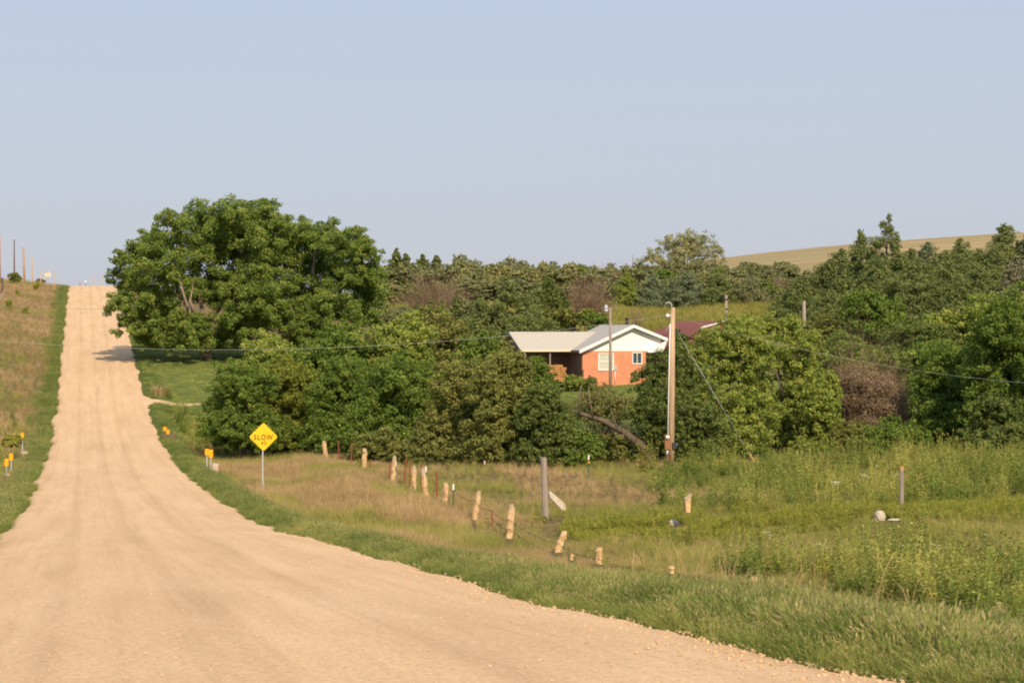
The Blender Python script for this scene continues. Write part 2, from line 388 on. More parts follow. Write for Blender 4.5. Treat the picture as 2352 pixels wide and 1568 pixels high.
# ------------------------------------------------------------------ foliage
def unit(a): return a / np.maximum(np.linalg.norm(a, axis=-1, keepdims=True), 1e-9)
def leaf_faces(P, Nn, size, aspect=.62):
    n = len(P)
    rnd = unit(rng.normal(size=(n, 3)))
    t = unit(np.cross(Nn, rnd)); b = np.cross(Nn, t)
    L = (size * rng.uniform(.65, 1.3, n))[:, None]; W = L * aspect
    v = np.empty((n, 4, 3))
    v[:, 0] = P - t * L * .5; v[:, 1] = P + b * W * .5 + t * L * .05 ; v[:, 2] = P + t * L * .5 - Nn * L * .12; v[:, 3] = P - b * W * .5 + t * L * .05
    return v.reshape(-1, 3)
def broad_crown(lobes, leaf, dens, clump=(.22, .36), spread=.5, droop=0., gaps=.0):
    """lobes: rows (x,y,z, rx,ry,rz). Leaf clumps sit on and in the outer half of every lobe; gives verts, tints"""
    Ps, Ns, Ts = [], [], []
    for lb in lobes:
        c, r = np.array(lb[:3]), np.array(lb[3:6])
        rm = float(np.mean(r))
        nc = max(12, int(64 * (1 - gaps)))
        d = unit(rng.normal(size=(nc, 3)))
        d[:, 2] = np.where(d[:, 2] < -.55, -d[:, 2], d[:, 2])
        rad = (rng.uniform(.12, 1.25, nc) ** .75)[:, None]
        cc = c + d * r * rad
        cr = rm * rng.uniform(*clump, nc) * .58
        per = np.maximum(10, (dens * 4 * math.pi * cr**2 / (leaf**2 * .5)).astype(int))
        idx = np.repeat(np.arange(nc), per); m = len(idx)
        ld = unit(rng.normal(size=(m, 3)))
        lr = (np.cbrt(rng.uniform(.1, 1.1, m)) * (1 + .45 * rng.uniform(0, 1, m)**4))[:, None]
        p = cc[idx] + ld * cr[idx][:, None] * lr * np.array([1.15, 1.15, .85])
        lobe_out = unit((p - c) / r)
        nn = unit(ld * .9 + lobe_out * .6 + rng.normal(size=(m, 3)) * (spread + .45) + np.array([0, 0, .25]))
        ct = rng.uniform(-.16, .16, nc)
        t = .45 + ct[idx] * 1.2 + rng.normal(size=m) * .20 + .06 * ld[:, 2]
        Ps.append(p); Ns.append(nn); Ts.append(t)
    P, Nn, T = np.concatenate(Ps), np.concatenate(Ns), np.concatenate(Ts)
    return P, Nn, T
def cedar_crown(h, rad, leaf, dens, lean=(0, 0), tips=3, ragged=.35):
    """dense flattened clumps around a leaning axis, narrowing to uneven pointed tips"""
    lobes = []
    axes = [(0., 0., 1., 1.)] + [(rng.uniform(-.5, .5) * rad, rng.uniform(-.3, .3) * rad, rng.uniform(.55, .86), rng.uniform(.6, .8)) for _ in range(tips)]
    for ax, ay, hs, rs in axes:
        H, Rd = h * hs, rad * rs
        nl = 7 if hs == 1 else 5
        for q in range(nl):
            f = .05 + .80 * q / (nl - 1)
            Rl = Rd * (1 - f) ** .7 * rng.uniform(.8, 1.15)
            n = max(2, int(4.6 * (1 - f) + 1)) if hs == 1 else 2
            for j in range(n):
                w = rng.uniform(0, 6.283); d = Rl * rng.uniform(.35, .75); r = Rl * rng.uniform(.36, .55) + .06 * rad
                lobes.append((ax + lean[0]*f + math.cos(w)*d, ay + lean[1]*f + math.sin(w)*d, H*f + r*.2, r, r, r*.5 + .12*rad))
        for f, r in ((.74, .3), (.80, .24), (.86, .18), (.92, .12), (.975, .07)):
            lobes.append((ax + lean[0]*f + rng.normal()*.04*Rd, ay + lean[1]*f, H*f, r*Rd + .06, r*Rd + .06, H*.055))
    return broad_crown(lobes, leaf, dens * .55, (.28, .5), .55, gaps=.55)
def brush_mesh(name, h, rad, mat, n=170, seg=4, width=.03, leafy=0.):
    """a bare-looking shrub: many thin branching twigs, thin faces"""
    V, T = [], []
    for q in range(n):
        w = rng.uniform(0, 2*math.pi); r0 = rad * .25 * rng.uniform(0, 1)
        p = np.array([math.cos(w)*r0, math.sin(w)*r0, 0.])
        el = rng.uniform(.45, 1.45); dv = np.array([math.cos(w)*math.cos(el)*rad/h*1.15, math.sin(w)*math.cos(el)*rad/h*1.15, math.sin(el)])
        L = h * rng.uniform(.6, 1.05) / seg; tn = rng.uniform(.2, .8)
        stack = [(p, dv, width, 0)]
        while stack:
            a, dv_, wd, lv = stack.pop()
            for s in range(seg - lv):
                b = a + dv_ * L + rng.normal(size=3) * L * .10
                side = unit(np.cross(dv_, rng.normal(size=3))) * wd
                V += [a - side, a + side, b + side * .7, b - side * .7]; T.append(tn + rng.normal() * .1)
                if lv < 2:
                    for _ in range(2):
                        stack.append((b, unit(dv_ + rng.normal(size=3) * .5) * np.linalg.norm(dv_) * .75, wd * .6, lv + 2 if lv else 2))
                a = b; wd *= .75
    return quads_mesh(name, np.array(V), 4, mat, np.array(T))
def trunk_mb(h, r, limbs, lean=(0, 0)):
    m = MB()
    n = 6
    path = [(lean[0]*(i/n)**1.5 + random.uniform(-.06, .06)*r*4*(i > 0), lean[1]*(i/n)**1.5 + random.uniform(-.06, .06)*r*4*(i > 0), -.4 + (h + .4)*i/n) for i in range(n + 1)]
    m.tube(path, [r*(1.35 if i == 0 else 1 - .6*i/n) for i in range(n + 1)], 8)
    for (x, y, z) in limbs:
        f = random.uniform(.35, .85); i = int(f * n); a = Vector(path[i]); b = Vector((x, y, z))
        mid = a.lerp(b, .5) + Vector((random.uniform(-.1, .1), random.uniform(-.1, .1), -.06)) * (b - a).length
        m.tube([a, mid, b], [r*.42, r*.3, r*.1], 6)
    return m
def ell_lobes(rx, ry, zc, rz, n, lr=(.34, .5), flat=.9):
    out = [(0, 0, zc, rx*.55, ry*.55, rz*.6)]
    for q in range(n):
        d = unit(rng.normal(size=3)); d[1] *= .9
        k = rng.uniform(*lr)
        s = (1.03 - k) * rng.uniform(.7, 1.05)
        out.append((d[0]*rx*s, d[1]*ry*s, zc + d[2]*rz*s, rx*k, ry*k, max(rz*k*flat, .3*rx*k)))
    return out
def px_lobes(rows, u0, k, g, depth):
    """lobes read as (u, v, radius in px); depth: half thickness of the crown in metres"""
    out = []
    for (u, v, r) in rows:
        edge = r / k
        out.append(((u - u0) / k, rng.uniform(-.75, .45) * depth, zz(v, k) - g, edge * 1.02, edge * 1.1, edge * .9))
    return out
def plant_tree(name, label, cat, u, vtop, vbot, wpx, k, mat, group=None, leaf=.13, dens=.85, nl=13, lean=(0,0), trunk=True, depth=1.0, bark='bark', fruits=0, lobes=None, clump=(.22, .36), gaps=0., trad=None, limbs_n=5, skirt=0):
    x, y = xy(u, k); g = gz(x, y)
    t = thing(name, label, cat, (x, y, g), -YAW, group)
    ztop, zb = zz(vtop, k) - g, zz(vbot, k) - g
    rx = wpx / k / 2; zc, rz = (ztop + zb) / 2, max((ztop - zb) / 2, .5)
    lb = px_lobes(lobes, u, k, g, rx * depth * .6) if lobes else ell_lobes(rx, rx * depth, zc, rz, nl)
    if skirt:
        for q in range(skirt):
            w_ = -math.pi * (q + rng.uniform(.2, .8)) / skirt
            rr = rx * rng.uniform(.34, .5)
            lb.append((math.cos(w_) * rx * .62, math.sin(w_) * rx * .6, max(zb, 0) + rr * rng.uniform(.5, 1.1), rr, rr, rr * .9))
    P, Nn, T = broad_crown(lb, leaf, dens, clump, gaps=gaps)
    keep = P[:, 2] > .02
    P, Nn, T = P[keep], Nn[keep], T[keep]
    me = quads_mesh('crown', leaf_faces(P, Nn, leaf), 4, mat, T)
    c = bpy.data.objects.new('crown', me); COL.objects.link(c); c.parent = t
    if trunk:
        sel = lb[:limbs_n] if len(lb) > limbs_n else lb
        trunk_mb(max(zc, 1.0), trad or max(.08, .035 * (ztop)), [(a[0], a[1], a[2]) for a in sel[1:]], lean).build('trunk', M[bark], t, True)
    if fruits:
        front = np.argsort(P[:, 1])[: len(P) // 4]
        sel = rng.choice(front, fruits, replace=False)
        for s in sel:
            if P[s][2] < .8: continue
            MB().ball(P[s] + np.array([0, -.08, 0]), .062, 2).build('fruit', M['fruit'], t, True)
    return t
def plant_cedar(name, label, cat, u, vtop, wpx, k, mat, group=None, leaf=.22, dens=1.0, lean=(0,0), tips=3, vbot=None):
    x, y = xy(u, k); g = gz(x, y)
    h = zz(vtop, k) - g
    t = thing(name, label, cat, (x, y, g), -YAW, group)
    P, Nn, T = cedar_crown(h - .3, wpx / k / 2, leaf, dens, lean, tips)
    P[:, 2] += .3
    me = quads_mesh('crown', leaf_faces(P, Nn, leaf, .5), 4, mat, T)
    c = bpy.data.objects.new('crown', me); COL.objects.link(c); c.parent = t
    MB().tube([(0, 0, -.3), (lean[0]*.4, lean[1]*.4, h*.4), (lean[0]*.9, lean[1]*.9, h*.9)], [h*.022 + .05, h*.016 + .03, .02], 7).build('trunk', M['bark'], t, True)
    return t
#%%SETTING
# ------------------------------------------------------------------ ground, road, driveway
def grid(xs, ys, Z, name):
    nx, ny = len(xs), len(ys)
    Xg, Yg = np.meshgrid(xs, ys)
    co = np.stack([Xg.ravel(), Yg.ravel(), Z.ravel()], 1)
    i = np.arange((ny - 1) * nx).reshape(ny - 1, nx)[:, :-1].ravel()
    q = np.stack([i, i + 1, i + nx + 1, i + nx], 1)
    me = bpy.data.meshes.new(name)
    me.vertices.add(len(co)); me.vertices.foreach_set('co', co.astype(np.float32).ravel())
    me.loops.add(q.size); me.loops.foreach_set('vertex_index', q.astype(np.int32).ravel())
    me.polygons.add(len(q)); me.polygons.foreach_set('loop_start', np.arange(0, q.size, 4, dtype=np.int32))
    me.update(calc_edges=True); me.polygons.foreach_set('use_smooth', np.ones(len(q), bool)); me.validate()
    return me, co
def seg(*ps):
    out = []
    for a, b, s in ps: out.append(np.arange(a, b, s))
    return np.concatenate(out + [[ps[-1][1]]])
xs = seg((-1200, -60, 60), (-60, -15, 3), (-15, -3, .6), (-3, 5, .8), (5, 20, .5), (20, 60, 1.2), (60, 200, 5), (200, 600, 20), (600, 1800, 100))
ys = seg((-60, 0, 10), (0, 130, .7), (130, 230, 1.4), (230, 390, 3), (390, 900, 12), (900, 4000, 150))
Xg, Yg = np.meshgrid(xs, ys); X, Y = Xg.ravel(), Yg.ravel()
Zg = gza(X, Y)
ins = sm(RL - .1, RL + .9, X) * sm(-(RR + .1), -(RR - .9), -X)
me, co = grid(xs, ys, (Zg - .15 * ins).reshape(Xg.shape), 'ground')
def cmix(c, w, col):
    return c * (1 - w[:, None]) + np.array(col) * w[:, None]
def band(a, b, x, s): return sm(a - s, a + s, x) * (1 - sm(b - s, b + s, x))
c = np.tile(np.array([.17, .125, .062]), (len(X), 1))
n1, n2 = fbm(X / 7, Y / 11, 1), fbm(X / 2.2, Y / 3, 2)
c = cmix(c, sm(.45, .65, n1) * .55, (.105, .105, .034))
c = cmix(c, sm(.5, .7, n2) * .4, (.20, .14, .075))
right = sm(13, 15, X) * (1 - sm(105, 112, Y))
c = cmix(c, right * sm(.35, .6, n1) * .75, (.125, .120, .038))
c = cmix(c, right * band(63, 71, Y, 2) * .6, (.15, .16, .03))
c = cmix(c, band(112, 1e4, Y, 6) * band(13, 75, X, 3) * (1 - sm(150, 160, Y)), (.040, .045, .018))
yard = band(150, 235, Y, 6) * sm(5, 5.5, X) * (1 - sm(55, 65, X)); c = cmix(c, yard, (.115, .145, .040))
c = cmix(c, yard * sm(.4, .7, n2) * .5, (.12, .145, .045))
c = cmix(c, band(235, 380, Y, 8) * sm(40, 55, X), (.185, .180, .055))
c = cmix(c, band(235, 380, Y, 8) * sm(40, 55, X) * sm(.4, .65, n1) * .5, (.14, .15, .04))
far = sm(400, 520, Y); nf = fbm(X / 60, Y / 25, 5); nl = fbm(X / 140, Y / 9, 6)
c = cmix(c, far, (.30, .232, .122)); c = cmix(c, far * sm(.42, .66, nf) * .6, (.22, .205, .09)); c = cmix(c, far * sm(.55, .7, nl) * .6, (.42, .315, .18))
c = cmix(c, far * sm(.66, .74, fbm(X / 40, Y / 6, 12)) * .5, (.24, .23, .14))
# green margins of the road
wv = fbm(X * 0 + 3, Y / 9, 8)
wv = .8 + .9 * wv
gm = np.maximum(band(RR - .5, RR + 1, X, .2) + 0, 0) * 0
gm = sm(RR - .6, RR - .3, X) * (1 - sm(0, .6, X - RR - wv * 1.25)) + sm(-RL - .6, -RL - .3, -X) * (1 - sm(0, .6, RL - X - wv * .85))
gm = np.maximum(gm, sm(RR - .6, RR - .3, X) * (1 - sm(-.3, .3, X - RR - np.interp(Y, [0, 14, 20, 28, 40, 60, 100, 200], [3.4, 3.0, 1.9, 1.2, 1.05, 1.3, 1.5, 1.6]) * (.75 + .5 * fbm(X * 0 + 3, Y / 9, 8)))))
c = cmix(c, np.clip(gm, 0, 1), (.078, .105, .032))
left = sm(-RL + 1.2, -RL + 2.5, -X)
c = cmix(c, left * sm(170, 260, Y) * .7, (.215, .155, .082)); c = cmix(c, left * sm(.48, .66, n1) * .5, (.14, .13, .045))
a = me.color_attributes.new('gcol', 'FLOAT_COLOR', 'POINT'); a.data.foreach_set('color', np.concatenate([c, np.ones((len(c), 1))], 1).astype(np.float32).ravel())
m, nt, out = new_mat('ground_cover')
at = N(nt, 'ShaderNodeAttribute', attribute_name='gcol')
tc = N(nt, 'ShaderNodeTexCoord')
na = noise(nt, 1.1, 6, .65, tc.outputs['Object']); nb = noise(nt, 7, 5, .7, tc.outputs['Object'])
r1 = ramp(nt, [(.3, (.62, .62, .60)), (.55, (1, 1, 1)), (.75, (1.32, 1.25, 1.15))], na.outputs[0])
r2 = ramp(nt, [(.32, (.5, .5, .5)), (.6, (1.1, 1.1, 1.1))], nb.outputs[0])
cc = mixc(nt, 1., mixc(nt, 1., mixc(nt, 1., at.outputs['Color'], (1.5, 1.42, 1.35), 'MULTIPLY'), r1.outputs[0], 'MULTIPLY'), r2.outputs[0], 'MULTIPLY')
principled(nt, out, cc, .95, bump(nt, nb.outputs[0], .8, .12), .05)
me.materials.append(m)
ground = bpy.data.objects.new('ground', me); COL.objects.link(ground); tag(ground, kind='structure', label='rolling grassy ground of dry tan and green grass', cat='ground')

def edge_l(y): return RL + (fbm(y / 3.1, y * 0 + 1, 21) - .5) * .65 + (fbm(y / .6, y * 0, 22) - .5) * .22
def edge_r(y): return RR + (fbm(y / 3.6, y * 0 + 1, 23) - .5) * .6 + (fbm(y / .7, y * 0, 24) - .5) * .20 + .9 * np.exp(-((y - 177) / 3.5)**2) - .35 * (1 - sm(22, 40, y))
ry = seg((-60, 0, 4), (0, 60, .22), (60, 140, .45), (140, 350, .9), (350, 700, 6))
nc = 26
eL, eR = edge_l(ry), edge_r(ry)
s = np.linspace(0, 1, nc)
RX = eL[:, None] + (eR - eL)[:, None] * s[None, :]
RYg = np.repeat(ry[:, None], nc, 1)
z = gz0(RX.ravel(), RYg.ravel()).reshape(RX.shape)
z = z + .03 + .07 * (1 - (2 * s - 1)**2)[None, :]
rut = -.018 * (np.exp(-((s - .3) / .05)**2) + np.exp(-((s - .52) / .05)**2) + np.exp(-((s - .72) / .05)**2))
z = z + rut[None, :] + (fbm(RX.ravel() / .7, RYg.ravel() / .9, 31).reshape(RX.shape) - .5) * .012
z[:, 0] -= .16; z[:, -1] -= .16
me, co = grid(s, ry, z, 'road')
co[:, 0] = RX.ravel(); me.vertices.foreach_set('co', co.astype(np.float32).ravel()); me.update()
m, nt, out = new_mat('sandy_gravel')
tc = N(nt, 'ShaderNodeTexCoord')
def mp(sc):
    q = N(nt, 'ShaderNodeMapping'); q.inputs['Scale'].default_value = sc; nt.links.new(tc.outputs['Object'], q.inputs[0]); return q.outputs[0]
st = noise(nt, 1, 4, .6, mp((1.6, .035, 1)))
st2 = noise(nt, 1, 3, .6, mp((5.5, .05, 1)))
md = noise(nt, 1, 5, .65, mp((.8, .10, 1)))
fi = noise(nt, 22, 5, .75, tc.outputs['Object'])
vo = N(nt, 'ShaderNodeTexVoronoi', feature='F1'); vo.inputs['Scale'].default_value = 34; nt.links.new(tc.outputs['Object'], vo.inputs['Vector'])
vo2 = N(nt, 'ShaderNodeTexVoronoi', feature='F1'); vo2.inputs['Scale'].default_value = 9; vo2.inputs['Randomness'].default_value = 1; nt.links.new(tc.outputs['Object'], vo2.inputs['Vector'])
base = ramp(nt, [(.3, (.66, .44, .25)), (.5, (.715, .485, .28)), (.7, (.76, .525, .315))], md.outputs[0]).outputs[0]
k1 = ramp(nt, [(.34, (.90, .885, .87)), (.5, (1, 1, 1)), (.68, (1.04, 1.04, 1.04))], st.outputs[0]).outputs[0]
k2 = ramp(nt, [(.36, (.90, .885, .87)), (.5, (1, 1, 1))], st2.outputs[0]).outputs[0]
k3 = ramp(nt, [(.3, (.66, .63, .60)), (.5, (1, 1, 1)), (.72, (1.22, 1.21, 1.18))], fi.outputs[0]).outputs[0]
peb = ramp(nt, [(0, (1.16, 1.14, 1.1)), (.12, (1.05, 1.04, 1.03)), (.3, (.98, .98, .98)), (1, (.93, .92, .91))], vo.outputs['Distance']).outputs[0]
peb2 = ramp(nt, [(0, (.70, .62, .55)), (.045, (.78, .72, .66)), (.08, (1, 1, 1))], vo2.outputs['Distance']).outputs[0]
# darker tracks where wheels run
sep = N(nt, 'ShaderNodeSeparateXYZ'); nt.links.new(tc.outputs['Object'], sep.inputs[0])
wob = N(nt, 'ShaderNodeMath', operation='MULTIPLY_ADD'); nt.links.new(st.outputs[0], wob.inputs[0]); wob.inputs[1].default_value = .35; nt.links.new(sep.outputs[0], wob.inputs[2])
trk = ramp(nt, [(0, (1, 1, 1)), (.235, (1, 1, 1)), (.27, (.84, .82, .81)), (.30, (1, 1, 1)), (.42, (1, 1, 1)), (.46, (.86, .84, .83)), (.49, (1, 1, 1)), (.60, (1.02, 1.02, 1.02)), (.64, (.83, .81, .80)), (.68, (1, 1, 1))], None)
mr = N(nt, 'ShaderNodeMapRange'); nt.links.new(wob.outputs[0], mr.inputs[0]); mr.inputs[1].default_value = RL + .17; mr.inputs[2].default_value = RR + .17
nt.links.new(mr.outputs[0], trk.inputs[0])
cc = base
for kk, f in ((k1, .6), (k2, .6), (k3, 1.), (peb, 1.), (peb2, .8), (trk.outputs[0], .55)): cc = mixc(nt, f, cc, kk, 'MULTIPLY')
hs = N(nt, 'ShaderNodeMath', operation='MULTIPLY_ADD'); nt.links.new(fi.outputs[0], hs.inputs[0]); hs.inputs[1].default_value = 1.; nt.links.new(vo.outputs['Distance'], hs.inputs[2])
principled(nt, out, cc, .95, bump(nt, hs.outputs[0], .35, .02), .05)
me.materials.append(m); M['road'] = m
road = bpy.data.objects.new('road', me); COL.objects.link(road); tag(road, kind='structure', label='sandy gravel road dipping and climbing to the crest', cat='road')

def strip(name, pts, w, dz, mat, lab):
    rows = []
    pts = [Vector(p) for p in pts]
    V, F = [], []
    for i, p in enumerate(pts):
        t = (pts[min(i+1, len(pts)-1)] - pts[max(i-1, 0)]).normalized(); nrm = Vector((-t.y, t.x))
        for q in range(7):
            s_ = (q / 6 - .5) * (w + random.uniform(-.3, .3) * (q in (0, 6)))
            x, y = p.x + nrm.x * s_, p.y + nrm.y * s_
            V.append((x, y, gz(x, y) + (dz if 0 < q < 6 else -.05)))
    for i in range(len(pts) - 1):
        for q in range(6): F.append((i*7+q, i*7+q+1, i*7+q+8, i*7+q+7))
    mb = MB(); mb.add(V, F)
    return tag(mb.build(name, mat, None, True), label=lab, kind='structure', cat=name)
strip('driveway', [(4.3 + i * .8, 177.2 + .06 * i) for i in range(9)], 3.0, .06, M['road'], 'short sandy driveway leaving the road beside the lawn')

# ------------------------------------------------------------------ grass, weeds, gravel (nobody could count them)
def blades(nb, h, spread, width, lean=.35, mi=0, curl=.25):
    V, T, MI = [], [], []
    for q in range(nb):
        w = rng.uniform(0, 2*math.pi); r = spread * math.sqrt(rng.uniform(0, 1))
        b = np.array([math.cos(w)*r, math.sin(w)*r, -.03])
        w2 = w + rng.normal() * .8; dr = np.array([math.cos(w2), math.sin(w2), 0.])
        H = h * rng.uniform(.55, 1.1); ln = lean * rng.uniform(.2, 1.2)
        side = np.array([-math.sin(w2 + rng.normal()), math.cos(w2), 0]) ; side = side / np.linalg.norm(side) * width * .5
        p1 = b + dr * H * ln * .35 + np.array([0, 0, H * .55]); p2 = b + dr * H * (ln + curl * rng.uniform(0, 1)) + np.array([0, 0, H * rng.uniform(.86, 1.0)])
        t = rng.uniform(.2, .8)
        V += [b - side, b + side, p1 + side * .8, p1 - side * .8]; T.append(t - .12); MI.append(mi)
        V += [p1 - side * .8, p1 + side * .8, p2 + side * .12, p2 - side * .12]; T.append(t + .12); MI.append(mi)
    return V, T, MI
def seedheads(n, h, spread, mi, size=.10, lean=.4):
    V, T, MI = [], [], []
    for q in range(n):
        w = rng.uniform(0, 2*math.pi); r = spread * math.sqrt(rng.uniform(0, 1))
        dr = np.array([math.cos(w), math.sin(w), 0.]); H = h * rng.uniform(.8, 1.15); ln = lean * rng.uniform(.3, 1)
        b = dr * r; p = b + dr * H * ln * .6 + np.array([0, 0, H * .9]); tip = p + dr * size * .7 + np.array([0, 0, size * .55])
        sd = np.array([-dr[1], dr[0], 0]) * .004
        V += [b - sd, b + sd, p + sd, p - sd]; T.append(.5); MI.append(0)
        for a_ in (0, math.pi/2):
            s2 = (np.array([-dr[1], dr[0], 0]) * math.cos(a_) + np.array([0, 0, 1]) * math.sin(a_)) * size * .13
            md_ = p * .5 + tip * .5
            V += [p, md_ + s2, tip, md_ - s2]; T.append(rng.uniform(.2, .9)); MI.append(mi)
    return V, T, MI
def weed(stems, h, spread, leaf, nleaf=26, tipmi=None, lean=.12, narrow=.26):
    V, T, MI = [], [], []
    for q in range(stems):
        w = rng.uniform(0, 2*math.pi); r = spread * math.sqrt(rng.uniform(0, 1))
        b = np.array([math.cos(w)*r, math.sin(w)*r, -.05]); H = h * rng.uniform(.65, 1.08)
        tp = b + np.array([rng.normal()*lean*H, rng.normal()*lean*H, H]); sd = np.array([.006, .003, 0])
        V += [b - sd, b + sd, tp + sd * .4, tp - sd * .4]; T.append(.45); MI.append(0)
        for i in range(nleaf):
            f = .12 + .9 * (i + rng.uniform(0, 1)) / nleaf; f = min(f, 1)
            p = b * (1 - f) + tp * f; a_ = rng.uniform(0, 2*math.pi); L = leaf * (1.1 - .65 * f) * rng.uniform(.7, 1.2)
            dr = np.array([math.cos(a_), math.sin(a_), rng.uniform(.1, .9)]); dr /= np.linalg.norm(dr)
            sd2 = np.cross(dr, [0, 0, 1]); sd2 = sd2 / np.linalg.norm(sd2) * L * narrow * .5 + np.array([0, 0, rng.normal() * L * .05])
            md_ = p + dr * L * .5; e = p + dr * L + np.array([0, 0, -.25 * L])
            V += [p, md_ + sd2, e, md_ - sd2]; T.append(.22 + .6 * f + rng.normal() * .12); MI.append(tipmi if (tipmi is not None and f > .8) else 0)
    return V, T, MI
def joinv(*ps):
    V, T, MI = [], [], []
    for a_, b_, c_ in ps: V += list(a_); T += list(b_); MI += list(c_)
    return V, T, MI
def scatter(name, variants, mats, pts, sc, itint, label, tilt=.12):
    nv = len(variants); VV, TT, MM, var = [], [], [], []
    for i, (V, T, MI) in enumerate(variants):
        VV.append(np.array(V)); TT.append(np.array(T)); MM.append(np.array(MI)); var.append(np.full(len(V), i))
    V = np.concatenate(VV); T = np.concatenate(TT); MMi = np.concatenate(MM); n = len(pts)
    me = bpy.data.meshes.new(name)
    allv = np.concatenate([V, pts]); F = len(V) // 4
    me.vertices.add(len(allv)); me.vertices.foreach_set('co', allv.astype(np.float32).ravel())
    me.loops.add(len(V)); me.loops.foreach_set('vertex_index', np.arange(len(V), dtype=np.int32))
    me.polygons.add(F); me.polygons.foreach_set('loop_start', np.arange(0, len(V), 4, dtype=np.int32))
    me.update(calc_edges=True)
    for m_ in mats: me.materials.append(m_)
    me.polygons.foreach_set('material_index', MMi.astype(np.int32))
    def attr(nm, ty, dom, vals, key='value'):
        a_ = me.attributes.new(nm, ty, dom); a_.data.foreach_set(key, np.ascontiguousarray(vals).ravel())
    attr('tint', 'FLOAT', 'FACE', np.clip(T, 0, 1).astype(np.float32))
    attr('var', 'INT', 'POINT', np.concatenate(var + [np.full(n, -1)]).astype(np.int32))
    z0 = np.zeros(len(V))
    attr('vi', 'INT', 'POINT', np.concatenate([z0, rng.integers(0, nv, n)]).astype(np.int32))
    attr('itint', 'FLOAT', 'POINT', np.concatenate([z0, itint]).astype(np.float32))
    rot = np.stack([rng.normal(size=n) * tilt, rng.normal(size=n) * tilt, rng.uniform(0, 6.28, n)], 1)
    attr('rot', 'FLOAT_VECTOR', 'POINT', np.concatenate([np.zeros((len(V), 3)), rot]).astype(np.float32), 'vector')
    s3 = np.stack([.5 + .5 * sc if False else sc, sc, sc * rng.uniform(.85, 1.15, n)], 1)
    attr('sc', 'FLOAT_VECTOR', 'POINT', np.concatenate([np.ones((len(V), 3)), s3]).astype(np.float32), 'vector')
    o = bpy.data.objects.new(name, me); COL.objects.link(o); tag(o, label, name.replace('_', ' '), None, 'stuff')
    g = bpy.data.node_groups.new(name, 'GeometryNodeTree')
    g.interface.new_socket('Geometry', in_out='INPUT', socket_type='NodeSocketGeometry'); g.interface.new_socket('Geometry', in_out='OUTPUT', socket_type='NodeSocketGeometry')
    gi, go = g.nodes.new('NodeGroupInput'), g.nodes.new('NodeGroupOutput')
    def named(nm, ty):
        q = g.nodes.new('GeometryNodeInputNamedAttribute'); q.data_type = ty; q.inputs['Name'].default_value = nm
        return next(x for x in q.outputs if x.enabled and x.name == 'Attribute')
    def pick(k):
        cmp_ = g.nodes.new('FunctionNodeCompare'); cmp_.data_type = 'INT'; cmp_.operation = 'EQUAL'
        ins_ = [x for x in cmp_.inputs if x.enabled]
        g.links.new(named('var', 'INT'), ins_[0]); ins_[1].default_value = k
        sp = g.nodes.new('GeometryNodeSeparateGeometry'); sp.domain = 'POINT'
        g.links.new(gi.outputs[0], sp.inputs['Geometry']); g.links.new(next(x for x in cmp_.outputs if x.enabled), sp.inputs['Selection'])
        return sp.outputs['Selection']
    gti = g.nodes.new('GeometryNodeGeometryToInstance')
    for k in range(nv): g.links.new(pick(k), gti.inputs[0])
    iop = g.nodes.new('GeometryNodeInstanceOnPoints')
    g.links.new(pick(-1), iop.inputs['Points']); g.links.new(gti.outputs[0], iop.inputs['Instance'])
    iop.inputs['Pick Instance'].default_value = True
    g.links.new(named('vi', 'INT'), iop.inputs['Instance Index']); g.links.new(named('rot', 'FLOAT_VECTOR'), iop.inputs['Rotation']); g.links.new(named('sc', 'FLOAT_VECTOR'), iop.inputs['Scale'])
    g.links.new(iop.outputs[0], go.inputs[0])
    md_ = o.modifiers.new('spread', 'NODES'); md_.node_group = g
    return o
STONES = [(*xy(u_, k_), w_ / k_) for u_, k_, w_ in ((2021, 72, 20), (2056, 72.5, 18), (1548, 71, 16), (1578, 72, 11), (1541, 99.5, 13), (1375, 87.5, 14), (1313, 82.5, 12), (1276, 79.7, 16), (2304, 148, 24), (1733, 113, 14), (2071, 69, 5), (1541, 50, 12), (1168, 72, 11), (1253, 67, 9), (1280, 68, 18), (1087, 66, 8))]
def in_view(x, y, pad=60):
    d = y * CA + x * SA; lat = x * CA - y * SA
    u = UC + FPX * lat / np.maximum(d, .1)
    ok = (d > 5) & (u > -pad * 8) & (u < 2352 + pad * 8)
    for sx, sy, hw in STONES:            # bare ground around each stone and post foot
        ds = sy * CA + sx * SA; ls = sx * CA - sy * SA
        ok &= ~((np.abs(lat * ds / d - ls) < hw) & (d < ds + .3) & (d > ds - 5.5))
    return ok
def pts_of(x, y, sink=0.):
    z_ = gza(x, y) - sink
    return np.stack([x, y, z_], 1)
def yrand(n, a, b, p):            # denser near a
    t = rng.uniform(0, 1, n); return (a**(1-p) + t * (b**(1-p) - a**(1-p)))**(1/(1-p))

